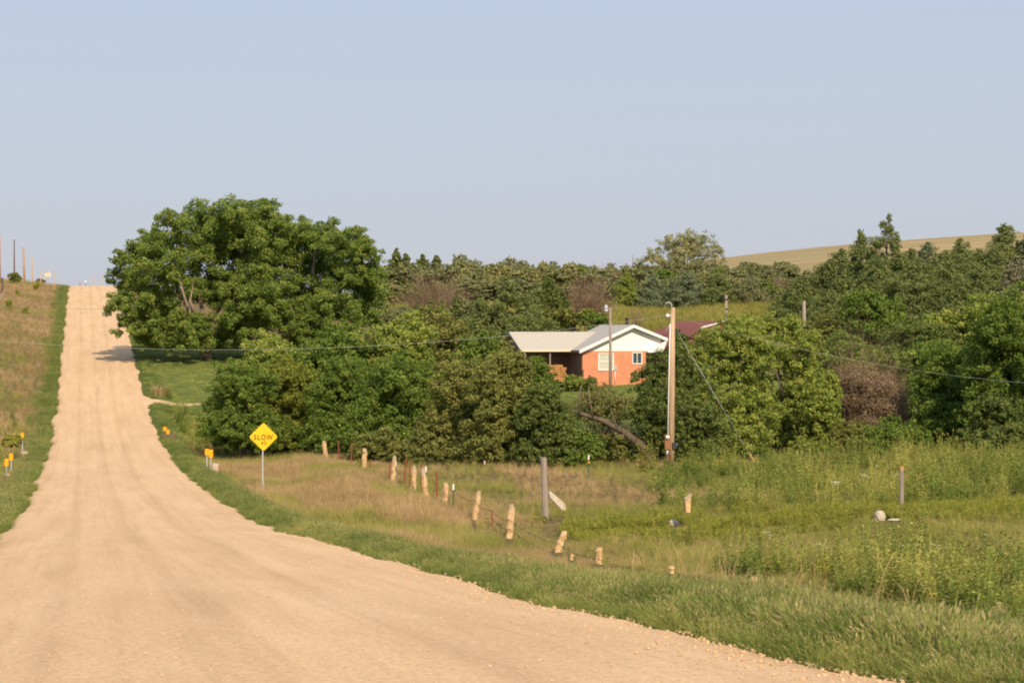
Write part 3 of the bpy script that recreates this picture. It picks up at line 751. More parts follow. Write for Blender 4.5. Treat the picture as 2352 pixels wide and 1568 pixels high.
# green grass along both edges of the road
n = 21000
y = yrand(n, 9, 345, 1.45); e = edge_r(y)
wv = .8 + .9 * fbm(y * 0 + 3 / 1, y / 9, 8)
WID = lambda yy: np.interp(yy, [0, 14, 20, 28, 40, 60, 100, 200], [3.4, 3.0, 1.9, 1.2, 1.05, 1.3, 1.5, 1.6]) * (.75 + .5 * fbm(yy * 0 + 3, yy / 9, 8))
x = e - .16 + (WID(y) + .1) * rng.uniform(0, 1, n) ** .9
tint = np.clip(.50 + (fbm(x / 1.1, y / 1.6, 41) - .5) * 1.7 + rng.normal(size=n) * .16, 0, 1)
scl = np.interp(y, [0, 14, 20, 28, 55, 80], [.8, .76, .66, .56, .66, .9]) * (.38 + 1.05 * fbm(x / .7, y / 1.1, 42)) * np.where(x - e < .25, .65, 1.) * (1 - .35 * sm(60, 160, y)) 
var = [joinv(blades(30, .36, .18, .013, .8, 0, .5), seedheads(5, .33, .16, 1, .085, 1.1)), joinv(blades(34, .30, .2, .012, 1.0, 0, .6), seedheads(3, .32, .18, 1, .085, 1.3)), blades(34, .33, .19, .013, .9, 0, .5), joinv(blades(28, .38, .17, .012, .7, 0, .6), seedheads(7, .34, .17, 1, .09, 1.0)), joinv(blades(34, .27, .22, .013, 1.2, 0, .5), seedheads(4, .26, .2, 1, .08, 1.4))]
drv = ~((np.abs(y - 177.5) < 1.9)); sel = drv & in_view(x, y)
scatter('roadside_grass', var, [M['roadside'], M['seed']], pts_of(x, y)[sel], scl[sel], tint[sel], 'lush green foxtail grass along the right edge of the gravel road', .34)
n = 7000
y = yrand(n, 40, 345, 1.25); e = edge_l(y); wv = .8 + .9 * fbm(y * 0 + 3, y / 9, 8)
x = e + .05 - (wv * 1.0 + .35) * rng.uniform(0, 1, n) ** .9
tint = np.clip(.52 + (fbm(x / 1.5, y / 2.5, 43) - .5) * .9 + rng.normal(size=n) * .12, 0, 1)
scl = .55 + .6 * fbm(x / .9, y / 1.6, 44); sel = in_view(x, y)
scatter('roadside_grass', var, [M['roadside'], M['seed']], pts_of(x, y)[sel], scl[sel], tint[sel], 'green grass strip along the left edge of the gravel road')

# dry tan grass: verge to the stone posts
dv = [joinv(blades(22, .55, .17, .010, .35), seedheads(2, .58, .15, 1, .07)), blades(26, .50, .2, .010, .45), joinv(blades(18, .62, .15, .009, .3), seedheads(3, .64, .15, 1, .07)), blades(24, .42, .22, .011, .6)]
n = 30000
y = yrand(n, 24, 168, .98); x = rng.uniform(6.4, 15.2, n)
wv = .8 + .9 * fbm(y * 0 + 3, y / 9, 8)
gap = x - RR - WID(y) * .9
sel = (gap > 0) & in_view(x, y) & ~((np.abs(y - 177.5) < 2.2)) & ((y < 150) | (rng.uniform(size=n) < .5))
tint = np.clip(.50 + (fbm(x / 2.2, y / 4, 45) - .5) * 1.2 + rng.normal(size=n) * .14, 0, 1)
scl = (.55 + .55 * fbm(x / 1.6, y / 3, 46)) * (1 - .5 * sm(11.8, 13.4, x)) * sm(-.2, .8, gap) * (.34 + .66 * sm(50, 74, y))
grn = fbm(x / 3, y / 6, 47)
d1 = sel & (grn < .56); d2 = sel & (grn >= .56)
scatter('dry_grass', dv, [M['dry'], M['seed']], pts_of(x, y)[d1], scl[d1], tint[d1], 'dry tan grass on the verge between the road and the stone posts')
scatter('meadow_grass', dv, [M['field'], M['seed']], pts_of(x, y)[d2], scl[d2] * .85, tint[d2], 'olive grass patches mixed into the dry verge by the stone posts')
# left bank
n = 26000
y = yrand(n, 55, 340, .9); x = rng.uniform(-26, -2.8, n)
wv = .8 + .9 * fbm(y * 0 + 3, y / 9, 8)
sel = (RL - x - wv * .85 > 0) & in_view(x, y, 10)
tint = np.clip(.52 + (fbm(x / 2.5, y / 6, 48) - .5) * 1.2 + rng.normal(size=n) * .14, 0, 1)
scl = .5 + .6 * fbm(x / 1.8, y / 4, 49); grn = fbm(x / 3.5, y / 8, 50) + .10 * sm(250, 200, y) * 0
d1 = sel & (grn < .60); d2 = sel & (grn >= .60)
scatter('dry_grass', dv, [M['dry'], M['seed']], pts_of(x, y)[d1], scl[d1], tint[d1], 'dry tan grass on the bank left of the road')
scatter('meadow_grass', dv, [M['field'], M['seed']], pts_of(x, y)[d2], scl[d2], tint[d2], 'yellow green grass patches on the bank left of the road')
# pasture right of the posts
n = 42000
y = yrand(n, 26, 112, .98); x = rng.uniform(13.2, 52, n)
sel = in_view(x, y)
grn = fbm(x / 4, y / 7, 51); tint = np.clip(.5 + (fbm(x / 2, y / 3, 52) - .5) * 1.1 + rng.normal(size=n) * .14, 0, 1)
scl = (.36 + .40 * fbm(x / 1.7, y / 3, 53)) * (.6 + .4 * sm(13.6, 16, x))
d1 = sel & (grn < .37); d2 = sel & (grn >= .37)
scatter('dry_grass', dv, [M['dry'], M['seed']], pts_of(x, y)[d1], scl[d1], tint[d1], 'short brown grass patches in the pasture beyond the stone posts')
scatter('meadow_grass', dv, [M['field'], M['seed']], pts_of(x, y)[d2], scl[d2], tint[d2], 'olive pasture grass beyond the row of stone posts')
# yellow green low weeds in a band
n = 7000
x = rng.uniform(15, 46, n); y = 70.5 + rng.normal(size=n) * 2.0 + (x - 15) * .04 
sel = in_view(x, y) & (fbm(x / 3.5, y / 1.6, 54) > .40 + .12 * sm(26, 34, x))
tint = np.clip(.55 + rng.normal(size=n) * .2, 0, 1)
yv = [weed(9, .38, .22, .13, 12), weed(8, .32, .24, .14, 12), weed(10, .44, .2, .12, 13)]
scatter('low_weeds', yv, [M['yellow']], pts_of(x, y)[sel], rng.uniform(.7, 1.2, n)[sel], tint[sel], 'bright yellow green low weeds in a band across the pasture')
# tall leafy weeds
wvv = [weed(4, 1.05, .16, .17, 30, 1), weed(5, .9, .2, .16, 28, 1), weed(3, 1.2, .12, .18, 34), weed(6, .8, .22, .15, 26), joinv(weed(3, 1.0, .15, .17, 30, 1), seedheads(6, 1.0, .2, 1, .16, .25))]
def weed_patch(n, x0, x1, y0, y1, thr, s, smin, smax, lab, den=None):
    x = rng.uniform(x0, x1, n); y = rng.uniform(y0, y1, n)
    q = fbm(x / 3.2, y / 4, s)
    sel = in_view(x, y) & (q > thr)
    if den is not None: sel &= den(x, y)
    tint = np.clip(.44 + (fbm(x / 1.6, y / 2.2, s + 1) - .5) * 2.1 + rng.normal(size=n) * .17, 0, 1)
    sc_ = rng.uniform(smin, smax, n) * (.45 + 1.0 * fbm(x / 1.3, y / 1.8, s + 2)) * np.where(rng.uniform(size=n) < .06, 1.35, 1)
    scatter('tall_weeds', wvv, [M['weed'], M['field']], pts_of(x, y)[sel], sc_[sel], tint[sel], lab, .08)
weed_patch(4600, 13.4, 27, 31, 50, .45, 60, .62, 1.0, 'tall green leafy weeds in the near corner of the pasture', lambda x, y: (x - 13.3 > .10 * (y - 40)) & (rng.uniform(size=len(x)) < 1.25 - .05 * np.maximum(y - 38, 0)))
weed_patch(4200, 20, 48, 73, 103, .45, 65, .6, 1.15, 'tall green weeds along the tree line around the utility pole', lambda x, y: (x > .262 * y + (fbm(y / 3, y * 0, 99) - .5) * 3))
weed_patch(900, 6.6, 16, 136, 172, .47, 70, .8, 1.3, 'bushy green weeds beside the creek below the lawn')
weed_patch(1100, -13, -3.4, 96, 165, .5, 75, .7, 1.1, 'green weeds near the creek on the left of the road')
n = 420
x = rng.uniform(12.5, 28, n); y = rng.uniform(30, 56, n); sel = in_view(x, y) & (fbm(x / 2, y / 3, 90) > .46)
scatter('dead_stalks', [blades(5, 1.0, .14, .012, .45), blades(4, 1.15, .1, .011, .6), blades(6, .85, .2, .012, .35)], [M['dry']], pts_of(x, y)[sel], rng.uniform(.6, 1.1, n)[sel], rng.uniform(.5, 1, n)[sel], 'dead tan stalks sticking up among the near pasture weeds', .2)
# lawn and hillside grass
n = 9000
y = rng.uniform(150, 232, n); x = rng.uniform(5.3, 58, n); sel = in_view(x, y, 0)
scatter('lawn_grass', [blades(26, .16, .34, .022, .6), blades(26, .14, .36, .022, .7)], [M['lawn']], pts_of(x, y)[sel], rng.uniform(.7, 1.3, n)[sel], np.clip(.5 + (fbm(x/3, y/5, 80) - .5) + rng.normal(size=n)*.12, 0, 1)[sel], 'short green lawn around the house and under the cottonwoods')
n = 9000
y = rng.uniform(262, 366, n); x = rng.uniform(45, 125, n); sel = in_view(x, y, 0)
scatter('hillside_grass', [blades(30, .8, .45, .05, .35), blades(28, .95, .4, .05, .3)], [M['hill_grass']], pts_of(x, y)[sel], rng.uniform(.7, 1.3, n)[sel], np.clip(.5 + (fbm(x/5, y/9, 81) - .5)*1.2 + rng.normal(size=n)*.14, 0, 1)[sel], 'tall yellow green grass on the slope behind the brick house')
# loose gravel thrown to the road edge
def pebble(sz):
    V = []
    mb = MB().ball((0, 0, 0), sz, 1, 0, .25, (1.1, .9, .65))
    for f in mb.f: V += [mb.v[f[0]], mb.v[f[1]], mb.v[f[2]], mb.v[f[2]]]
    return V
def tri_fix(V): # pebbles as quads: third corner nudged so that no edge has zero length
    V = np.array(V).reshape(-1, 4, 3); V[:, 3] = V[:, 2] * .55 + V[:, 0] * .45; return V.reshape(-1, 3)
pv = []
for sz in (.5, .5, .5):
    V = tri_fix(pebble(sz)); pv.append((list(V), [rng.uniform(.3, .8)] * (len(V)//4), [0] * (len(V)//4)))
n = 2200
y = yrand(n, 10, 130, 1.6); x = edge_r(y) - .05 - np.abs(rng.normal(size=n)) * .42
n2_ = 2600
y2 = yrand(n2_, 11, 90, 1.6); x2 = edge_l(y2) + rng.uniform(0, 1, n2_) * (edge_r(y2) - edge_l(y2))
xx, yy = np.concatenate([x, x2]), np.concatenate([y, y2])
ss = (xx - edge_l(yy)) / (edge_r(yy) - edge_l(yy))
zz_ = gz0(xx, yy) + .035 + .07 * (1 - (2 * ss - 1)**2)
sz = np.concatenate([.010 + .030 * rng.uniform(0, 1, n)**4, .006 + .014 * rng.uniform(0, 1, n2_)**3])
M['pebble'] = leaf_mat('gravel_stone', (.24, .165, .10), (.34, .245, .145), (.39, .30, .19), 0., inst=True)
scatter('gravel', pv, [M['pebble']], np.stack([xx, yy, zz_], 1), sz, rng.uniform(.2, 1, len(xx)), 'loose gravel stones along the right edge of the road', .6)
#%%THINGS
# ------------------------------------------------------------------ trees
k = 25.0
def big_cotton(u0, rows, label, limbs, trad):
    x, y = xy(u0, k); g = gz(x, y)
    t = thing('cottonwood_tree', label, 'tree', (x, y, g), -YAW, 'big cottonwoods beside the road')
    lb = px_lobes(rows, u0, k, g, 5.0)
    P, Nn, T = broad_crown(lb, .155, .9, (.2, .40), .7, gaps=.25)
    bk = [(a_, abs(b_) + rng.uniform(2, 5), c_ - .4, d_ * .8, e_, f_ * .8) for a_, b_, c_, d_, e_, f_ in lb]
    P2, N2, T2 = broad_crown(bk, .24, .6, (.24, .40), .6, gaps=.4)
    P, Nn, T = np.concatenate([P, P2]), np.concatenate([Nn, N2]), np.concatenate([T, T2])
    keep = P[:, 2] > .9; P, Nn, T = P[keep], Nn[keep], T[keep]
    T = np.where(rng.uniform(size=len(T)) < .012, 1.0, np.minimum(T, .92))
    me = quads_mesh('crown', leaf_faces(P, Nn, .165, .85), 4, M['cottonwood'], T)
    c = bpy.data.objects.new('crown', me); COL.objects.link(c); c.parent = t
    mb = MB()
    for lim in limbs:
        pts = [((a - u0) / k, dy, zz(b, k) - g) for a, b, dy in lim]
        mb.tube(pts, [trad * (1 - .8 * i / (len(pts) - 1)) * (1 if lim is limbs[0] else .55) for i in range(len(pts))], 9)
    mb.build('trunk', M['pale_bark'], t, True)
    return t
A_ = [(330,592,52),(300,650,42),(408,535,54),(468,512,54),(535,500,48),(592,502,46),(352,560,42),(380,620,66),(455,585,72),(545,580,78),(300,700,40),(352,690,58),(430,668,66),(505,672,68),(585,650,70),(318,752,42),(372,756,58),(432,772,58),(490,790,56),(405,810,36),(455,832,32),(335,790,36),(272,634,20),(290,600,26),(540,735,54),(600,715,58),(520,545,66),(610,560,66)]
B_ = [(640,512,44),(690,545,54),(752,556,50),(812,570,48),(846,588,34),(838,640,42),(660,590,72),(735,620,76),(805,650,62),(845,690,44),(620,650,66),(700,690,66),(775,710,62),(838,735,40),(640,740,56),(715,755,52),(575,745,48),(790,770,40),(850,640,36),(560,780,44),(660,800,44)]
big_cotton(470, A_, 'huge cottonwood with rounded crown overhanging the right edge of the road', [
    [(486, 872, 0), (480, 830, .2), (470, 760, .2), (462, 690, -.4), (455, 600, 0)], [(472, 765, .1), (440, 715, -2.0), (425, 660, -2.2), (400, 580, -1)], [(466, 740, .1), (455, 712, -3.6), (450, 690, -3.8), (458, 640, -3)], [(470, 750, 0), (520, 690, 0), (540, 600, 0)], [(478, 820, 0), (420, 770, -.5), (360, 720, 0)], [(475, 790, 0), (560, 720, .5), (600, 640, .5)]], .42)
big_cotton(715, B_, 'second huge cottonwood, joined to the roadside one on its house side', [
    [(700, 870, 1), (702, 800, 1), (706, 730, .6), (715, 650, .3), (725, 570, 0)], [(704, 760, .6), (770, 690, -.2), (820, 600, -.6)], [(704, 745, .6), (660, 680, 0), (640, 580, 0)], [(703, 780, .8), (740, 740, -1), (800, 700, -1)], [(820, 640, -.5), (838, 590, -3.0), (842, 575, -3)]], .42)

HG = 'hedge trees in the belt in front of the house'
def hedge(u, vt, vb, w, k, mat, lab, name='hedge_tree', fruits=0, **kw):
    kw.setdefault('skirt', 6 if k > 38 and name != 'hedge_shrub' else 3)
    return plant_tree(name, lab, 'tree', u, vt, vb, w, k, M[mat], kw.pop('group', HG), fruits=fruits, **kw)
hedge(560, 800, 1030, 200, 40, 'hedge', 'rounded green hedge tree at the road end of the belt')
hedge(610, 745, 960, 240, 34, 'light_green', 'bright green hedge tree under the cottonwood crown', leaf=.19)
hedge(655, 805, 1030, 160, 38.6, 'hedge_yellow', 'yellowing hedge tree above the yellow SLOW sign', nl=12, fruits=2)
hedge(745, 735, 1000, 260, 35.5, 'hedge', 'green fruit bearing hedge tree behind the yellowing one', fruits=6, leaf=.19)
hedge(800, 815, 1045, 220, 39, 'hedge', 'dark green hedge tree behind the first red fence stakes', fruits=6)
hedge(890, 700, 960, 270, 35, 'light_green', 'tall bright hedge tree rising behind the middle of the belt', fruits=4, leaf=.19)
hedge(905, 800, 1064, 230, 42, 'hedge', 'green hedge tree with hanging fruit behind the stone posts', fruits=6)
hedge(1010, 705, 960, 260, 34, 'hedge_olive', 'olive topped hedge tree behind the belt below the brown brush', leaf=.2)
hedge(1045, 800, 1085, 220, 46, 'hedge_olive', 'olive green hedge tree in the middle front of the belt')
hedge(1118, 750, 1000, 170, 37, 'hedge', 'leafy hedge tree just left of the pale house roof', leaf=.19)
hedge(1150, 785, 1088, 240, 47, 'hedge_olive', 'broad olive hedge tree in front of the house wing')
hedge(1255, 872, 1090, 170, 48, 'dark_green', 'dark low hedge tree at the house end of the belt')
hedge(1225, 806, 960, 130, 38, 'hedge', 'small green tree partly hiding the house porch')
hedge(520, 880, 1005, 130, 38, 'hedge', 'low bushy hedge shrub at the edge of the lawn', name='hedge_shrub')
hedge(1322, 975, 1092, 140, 48, 'hedge', 'low bush beside the leaning trunk at the gap', name='hedge_shrub')
hedge(640, 975, 1042, 180, 38.5, 'hedge', 'low leafy undershrub behind the SLOW sign post', name='hedge_shrub', trunk=False, nl=8)
hedge(760, 975, 1048, 190, 38.8, 'hedge', 'low leafy undershrub behind the tall red stakes', name='hedge_shrub', trunk=False, nl=8)
hedge(885, 1005, 1070, 170, 43, 'hedge_olive', 'low leafy undershrub behind the leaning stone posts', name='hedge_shrub', trunk=False, nl=8)
hedge(560, 945, 1035, 150, 38.5, 'hedge', 'low leafy undershrub left of the SLOW sign', name='hedge_shrub', trunk=False, nl=9)
hedge(510, 915, 1005, 110, 37.5, 'hedge_olive', 'low olive undershrub at the road end of the belt', name='hedge_shrub', trunk=False, nl=8)
hedge(600, 975, 1045, 120, 38.8, 'dark_green', 'dark low undershrub right behind the SLOW sign plate', name='hedge_shrub', trunk=False, nl=8)
hedge(1138, 752, 960, 110, 37, 'hedge_olive', 'olive tree hiding the left end of the house wing', leaf=.16)
RG = 'trees on the pasture edge around the utility pole'
hedge(1530, 798, 1090, 150, 46, 'dark_green', 'dark green tree left of the utility pole', group=RG, name='dark_tree', skirt=0, lobes=[(1478, 960, 46), (1492, 890, 44), (1520, 850, 42), (1556, 828, 40), (1535, 930, 60), (1590, 880, 50), (1485, 1035, 48), (1550, 1030, 60), (1575, 960, 55), (1510, 985, 55)])
hedge(1650, 745, 1080, 250, 44, 'light_green', 'bright green spreading tree right behind the utility pole', group=RG, name='mulberry_tree', lobes=[(1590, 832, 46), (1640, 790, 46), (1690, 768, 44), (1665, 815, 52), (1705, 800, 50), (1625, 825, 46), (1620, 900, 55), (1690, 870, 60), (1590, 960, 55), (1660, 960, 62), (1730, 950, 60), (1610, 1030, 50), (1690, 1035, 55), (1740, 830, 50)])
hedge(1800, 715, 1075, 260, 42.5, 'light_green', 'tallest light green tree in the clump right of the pole', group=RG, name='mulberry_tree', lobes=[(1715, 765, 42), (1765, 758, 40), (1815, 768, 44), (1855, 800, 44), (1770, 830, 60), (1840, 860, 55), (1740, 900, 60), (1810, 930, 62), (1870, 910, 46), (1760, 1000, 60), (1830, 1010, 60), (1880, 980, 50)])
hedge(1880, 830, 1080, 130, 44, 'light_green', 'yellow green tree beside the reddish dry bush', group=RG, name='mulberry_tree')
hedge(1600, 900, 1088, 170, 47, 'dark_green', 'low dark tree behind the base of the utility pole', group=RG, name='dark_tree')
hedge(1995, 806, 1075, 235, 42.5, 'red_brush', 'dry reddish brown bush between green trees', group=RG, name='dry_bush', nl=14, leaf=.085, dens=.26, gaps=.3, clump=(.3, .55))
hedge(1960, 955, 1080, 140, 44, 'hedge_olive', 'olive bush growing under the dry reddish one', group=RG, name='hedge_shrub')
hedge(2120, 860, 1080, 190, 41, 'dark_green', 'dark green tree right of the dry reddish bush', group=RG, name='dark_tree')
hedge(2215, 730, 1095, 260, 44, 'hedge', 'large dark green tree behind the wood post with orange cap', group=RG, name='elm_tree', nl=13)
hedge(2335, 640, 1100, 270, 46, 'hedge', 'tallest leafy tree at the right end of the pasture edge', group=RG, name='elm_tree', nl=14)
hedge(2290, 900, 1100, 200, 48, 'dark_green', 'low dark tree filling the right end of the tree line', group=RG, name='dark_tree')
hedge(2060, 950, 1085, 170, 45, 'hedge', 'low green bush behind the tall weeds and wood post', group=RG, name='hedge_shrub')
BG = 'second row of trees behind the right tree line'
hedge(1985, 655, 900, 260, 30, 'hedge', 'rounded green tree in the second row below the cedars', group=BG, name='elm_tree', leaf=.22)
hedge(1890, 700, 880, 170, 28, 'hedge_olive', 'olive tree behind the short bare pole', group=BG, name='elm_tree', leaf=.22)
hedge(2110, 700, 930, 240, 32, 'dark_green', 'dark tree in the second row behind the front dark tree', group=BG, name='dark_tree', leaf=.22)
hedge(2090, 775, 960, 220, 36, 'hedge', 'green tree above the dry reddish bush', group=BG, name='elm_tree', leaf=.2)
hedge(2235, 660, 900, 240, 30, 'light_green', 'bright green tree under the pale grayish cedar', group=BG, name='elm_tree', leaf=.22)
hedge(1960, 770, 950, 180, 36, 'hedge', 'green tree right of the yellow green one in the second row', group=BG, name='elm_tree', leaf=.2)
hedge(1560, 740, 860, 50, 30, 'dark_green', 'slim dark shrub between the house gable and the utility pole', group=BG, name='dark_tree', leaf=.2, nl=6)
hedge(1870, 745, 800, 110, 25, 'hedge_olive', 'low olive bush behind the light green clump', group=BG, name='hedge_shrub', leaf=.22)
# willow sprouting from the leaning trunk
plant_tree('willow_sapling', 'thin pale green willow sprouts above the leaning dead trunk', 'tree', 1385, 872, 1010, 190, 40, M['willow'], None, leaf=.13, dens=.42, nl=14, gaps=.35)
plant_tree('hedge_shrub', 'round green bush under the leaning dead trunk', 'shrub', 1400, 990, 1092, 170, 46, M['hedge_olive'], HG, nl=11)
plant_tree('yard_shrub', 'small green shrub at the corner of the brick house', 'shrub', 1322, 857, 905, 84, 29.4, M['light_green'], None, leaf=.16, nl=8, trunk=False)
plant_tree('yard_shrub', 'ragged foundation shrub against the brick gable wall', 'shrub', 1354, 862, 902, 46, 29.6, M['hedge_olive'], None, leaf=.16, nl=5, trunk=False)
# leaning dead trunk
x, y = xy(1480, 46.5); g = gz(x, y)
t = thing('leaning_trunk', 'thick dead tree trunk leaning left under the dark tree', 'dead tree', (x, y, g), -YAW)
pp = lambda u, v, dy=0: ((u - 1480) / 46.5, dy, zz(v, 46.5) - g)
MB().tube([pp(1500, 1062), pp(1472, 1022), pp(1432, 992), pp(1385, 966), pp(1340, 952), pp(1304, 940)], [.24, .22, .16, .125, .10, .05], 9).build('trunk', M['bark'], t, True)
for q in (((1420, 985), (1408, 960), (1403, 940)), ((1330, 950), (1331, 915), (1336, 880)), ((1362, 958), (1355, 925), (1352, 890)), ((1440, 998), (1420, 1000), (1400, 1010))):
    MB().tube([pp(*a, -.1) for a in q], [.05, .035, .015], 5).build('bare_branch', M['dead_wood'], t, True)

# ---- conifers between house and ridge
CG = 'cedars on the slope behind the house'
def ced(u, vt, w, k, mat, lab, group=CG, **kw):
    return plant_cedar('cedar_tree', lab, 'tree', u, vt, w, k, M[mat], group, **kw)
ced(1165, 640, 210, 26, 'cedar', 'broad sunlit cedar left of the house roof', leaf=.2)
ced(1262, 634, 150, 24.5, 'dark_green', 'dark green cedar above the house roof', leaf=.2)
ced(1220, 668, 140, 25.5, 'cedar', 'green cedar between the sunlit and the dark cedar', leaf=.2)
ced(1105, 680, 160, 26, 'cedar', 'small cedar left of the broad sunlit one', leaf=.2)
ced(1440, 624, 75, 15.4, 'light_green', 'yellow green cedar beside the brown brush', leaf=.26)
ced(1500, 634, 115, 15.4, 'blue_cedar', 'blue green cedar at the left edge of the hillside grass', leaf=.26)
ced(1575, 624, 125, 15.4, 'blue_cedar', 'bluish cedar under the big pale tree', leaf=.26)
ced(1650, 632, 115, 15.4, 'cedar', 'dark cedar right of the bluish one on the grass edge', leaf=.26)
ced(1720, 639, 115, 15.4, 'far_olive', 'olive cedar above the bare pole top', leaf=.26)
plant_tree('slope_bush', 'dark bush on the slope just above the chimney', 'bush', 1320, 700, 760, 120, 26, M['hedge_olive'], None, leaf=.22, nl=8)
plant_tree('slope_bush', 'green bush on the slope left of the yard light', 'bush', 1375, 715, 770, 90, 27, M['hedge'], None, leaf=.22, nl=7)
# ---- wind-shaped cedars on the right
WG = 'wind shaped cedars under the tan hill'
def wc(u, vt, w, k, lab, mat='cedar', **kw): return ced(u, vt, w, k, mat, lab, WG, leaf=.24, lean=(kw.pop('l', .6), 0), **kw)
wc(2028, 500, 170, 19, 'tallest cedar with a pointed spire against the sky', tips=3)
wc(1967, 532, 170, 18.5, 'double topped cedar left of the tallest spire', tips=4)
wc(1925, 575, 180, 18, 'sloping cedar at the left shoulder of the cedar stand', tips=4)
wc(1875, 615, 190, 18, 'low spreading cedar at the left end of the stand', tips=4)
wc(1830, 645, 150, 18, 'lowest small cedar at the foot of the tan hill', tips=4)
wc(2080, 575, 190, 18.5, 'cedar right behind the tallest spire', tips=5)
wc(2115, 558, 160, 18, 'dark small topped cedar in the middle of the stand', 'blue_cedar', tips=3)
wc(2155, 578, 190, 19, 'rounded cedar right of the middle of the stand', tips=5)
wc(2197, 553, 180, 18.5, 'thin tipped cedar before the tan hill', tips=4)
wc(2240, 575, 190, 19, 'bushy cedar left of the leaning one', tips=5)
wc(2282, 518, 210, 19, 'large leaning cedar at the right of the stand', l=1.2, tips=4)
wc(2345, 545, 170, 19, 'dark cedar cut by the right picture edge', 'blue_cedar', tips=4)
wc(2000, 590, 210, 20, 'front cedar below the double topped one', tips=5)
wc(2085, 605, 220, 20.5, 'broad front cedar below the tallest spire', tips=5)
wc(2165, 605, 220, 20.5, 'broad front cedar in the middle of the stand', tips=5)
wc(2240, 610, 220, 21, 'broad front cedar below the leaning one', tips=5)
wc(2325, 592, 190, 21.5, 'pale grayish cedar near the right picture edge', 'gray_cedar', tips=5)
wc(1930, 635, 200, 20, 'low front cedar above the rounded green tree', tips=5)

# ---- far ridge: prototypes then copies
def proto_broad(name, label, mat, h, w, leaf, nl, group):
    t = thing(name, label, 'tree', (0, 0, 0), 0, group)
    lb = ell_lobes(w/2, w/2, h*.55, h*.45, nl)
    P, Nn, T = broad_crown(lb, leaf, .9)
    keep = P[:, 2] > .1
    me = quads_mesh('crown', leaf_faces(P[keep], Nn[keep], leaf), 4, M[mat], T[keep])
    c = bpy.data.objects.new('crown', me); COL.objects.link(c); c.parent = t
    trunk_mb(h*.6, h*.03, [(a[0], a[1], a[2]) for a in lb[1:5]]).build('trunk', M['bark'], t, True)
    return t
def proto_cedar(name, label, mat, h, w, leaf, group):
    t = thing(name, label, 'tree', (0, 0, 0), 0, group)
    P, Nn, T = cedar_crown(h, w/2, leaf, 1.0, (.3, 0), 3)
    me = quads_mesh('crown', leaf_faces(P, Nn, leaf, .5), 4, M[mat], T)
    c = bpy.data.objects.new('crown', me); COL.objects.link(c); c.parent = t
    MB().tube([(0, 0, -.3), (.1, 0, h*.5), (.25, 0, h*.9)], [.2, .12, .03], 6).build('trunk', M['bark'], t, True)
    return t
FG = 'trees on the far wooded ridge'
LB = {'far_tree': 'small rounded green tree in the far wooded ridge', 'far_olive': 'olive brown rounded tree in the far wooded ridge', 'far_cedar': 'dark pointed cedar in the far wooded ridge', 'far_pale': 'grey green open tree in the far wooded ridge'}
protos = {
 'a': proto_broad('ridge_tree', LB['far_tree'], 'far_green', 6, 5, .34, 9, FG), 'b': proto_broad('ridge_tree', LB['far_tree'], 'far_green', 6, 6, .34, 9, FG),
 'c': proto_broad('ridge_tree', LB['far_olive'], 'far_olive', 6, 5.5, .34, 9, FG), 'd': proto_cedar('ridge_cedar', LB['far_cedar'], 'cedar', 6, 3.6, .28, FG),
 'e': proto_cedar('ridge_cedar', LB['far_cedar'], 'far_green', 6, 4.2, .28, FG), 'f': proto_broad('ridge_tree', LB['far_olive'], 'far_olive', 6, 4.5, .34, 8, FG),
 'g': proto_broad('ridge_tree', LB['far_pale'], 'far_pale', 6, 6, .30, 12, FG), 'h': proto_broad('ridge_tree', LB['far_tree'], 'hedge', 6, 6.5, .32, 14, FG)}
used = set()
def far(kind, u, vt, wpx, k, label=None):
    x, y = xy(u, k); g = gz(x, y); h = zz(vt, k) - g
    if h < 1.2: return
    p = protos[kind]; w0 = {'a': 5, 'b': 6, 'c': 5.5, 'd': 3.6, 'e': 4.2, 'f': 4.5, 'g': 6, 'h': 6.5}[kind]
    sc = (wpx / k / w0, wpx / k / w0, h / 6.1)
    if kind not in used:
        used.add(kind); p.location = (x, y, g); p.scale = sc; p.rotation_euler = (0, 0, random.uniform(0, 6))
        if label: p['label'] = label
        return p
    return dup(p, (x, y, g), random.uniform(0, 6), sc, label)
for kind, u, vt, w in (('d', 905, 573, 80), ('e', 938, 584, 95), ('d', 970, 587, 80), ('e', 1005, 588, 100), ('a', 1062, 568, 62), ('c', 1098, 588, 60), ('a', 1128, 598, 74),
    ('c', 1165, 582, 70), ('a', 1200, 583, 66), ('c', 1238, 596, 60), ('f', 1272, 600, 60), ('c', 1310, 596, 66), ('a', 1338, 594, 50), ('c', 1370, 603, 60), ('f', 1402, 604, 56), ('c', 1432, 602, 60), ('f', 1470, 600, 60), ('c', 1505, 602, 60)):
    far(kind, u, vt, w, 11.5)
for i in range(34):
    u = 870 + i * 29 + random.uniform(-10, 10)
    far(random.choice('abcghb'), u, random.choice((598, 604, 610, 618, 630)) + random.uniform(-3, 3) + (6 if u > 1500 else 0), random.uniform(60, 125), 13.2)
for i in range(30):
    u = 875 + i * 31 + random.uniform(-12, 12)
    if 960 < u < 1060 or 1310 < u < 1400: continue
    far(random.choice('abghcbe'), u, random.uniform(628, 664), random.uniform(60, 125), 15.2)
for i in range(9):
    far(random.choice('abc'), 1500 + i * 38 + random.uniform(-8, 8), random.uniform(592, 606), random.uniform(55, 75), 10.6)
for i in range(10):
    far(random.choice('abed'), 870 + i * 30, random.uniform(668, 700), random.uniform(60, 80), 20 + random.uniform(-1, 1))
for i in range(12):                                    # behind the cottonwoods
    far(random.choice('abc'), 560 + i * 30, random.uniform(640, 680), random.uniform(60, 80), 15)
for i in range(9):
    far(random.choice('abec'), 1730 + i * 26, random.uniform(610, 650), random.uniform(55, 75), 14.5)
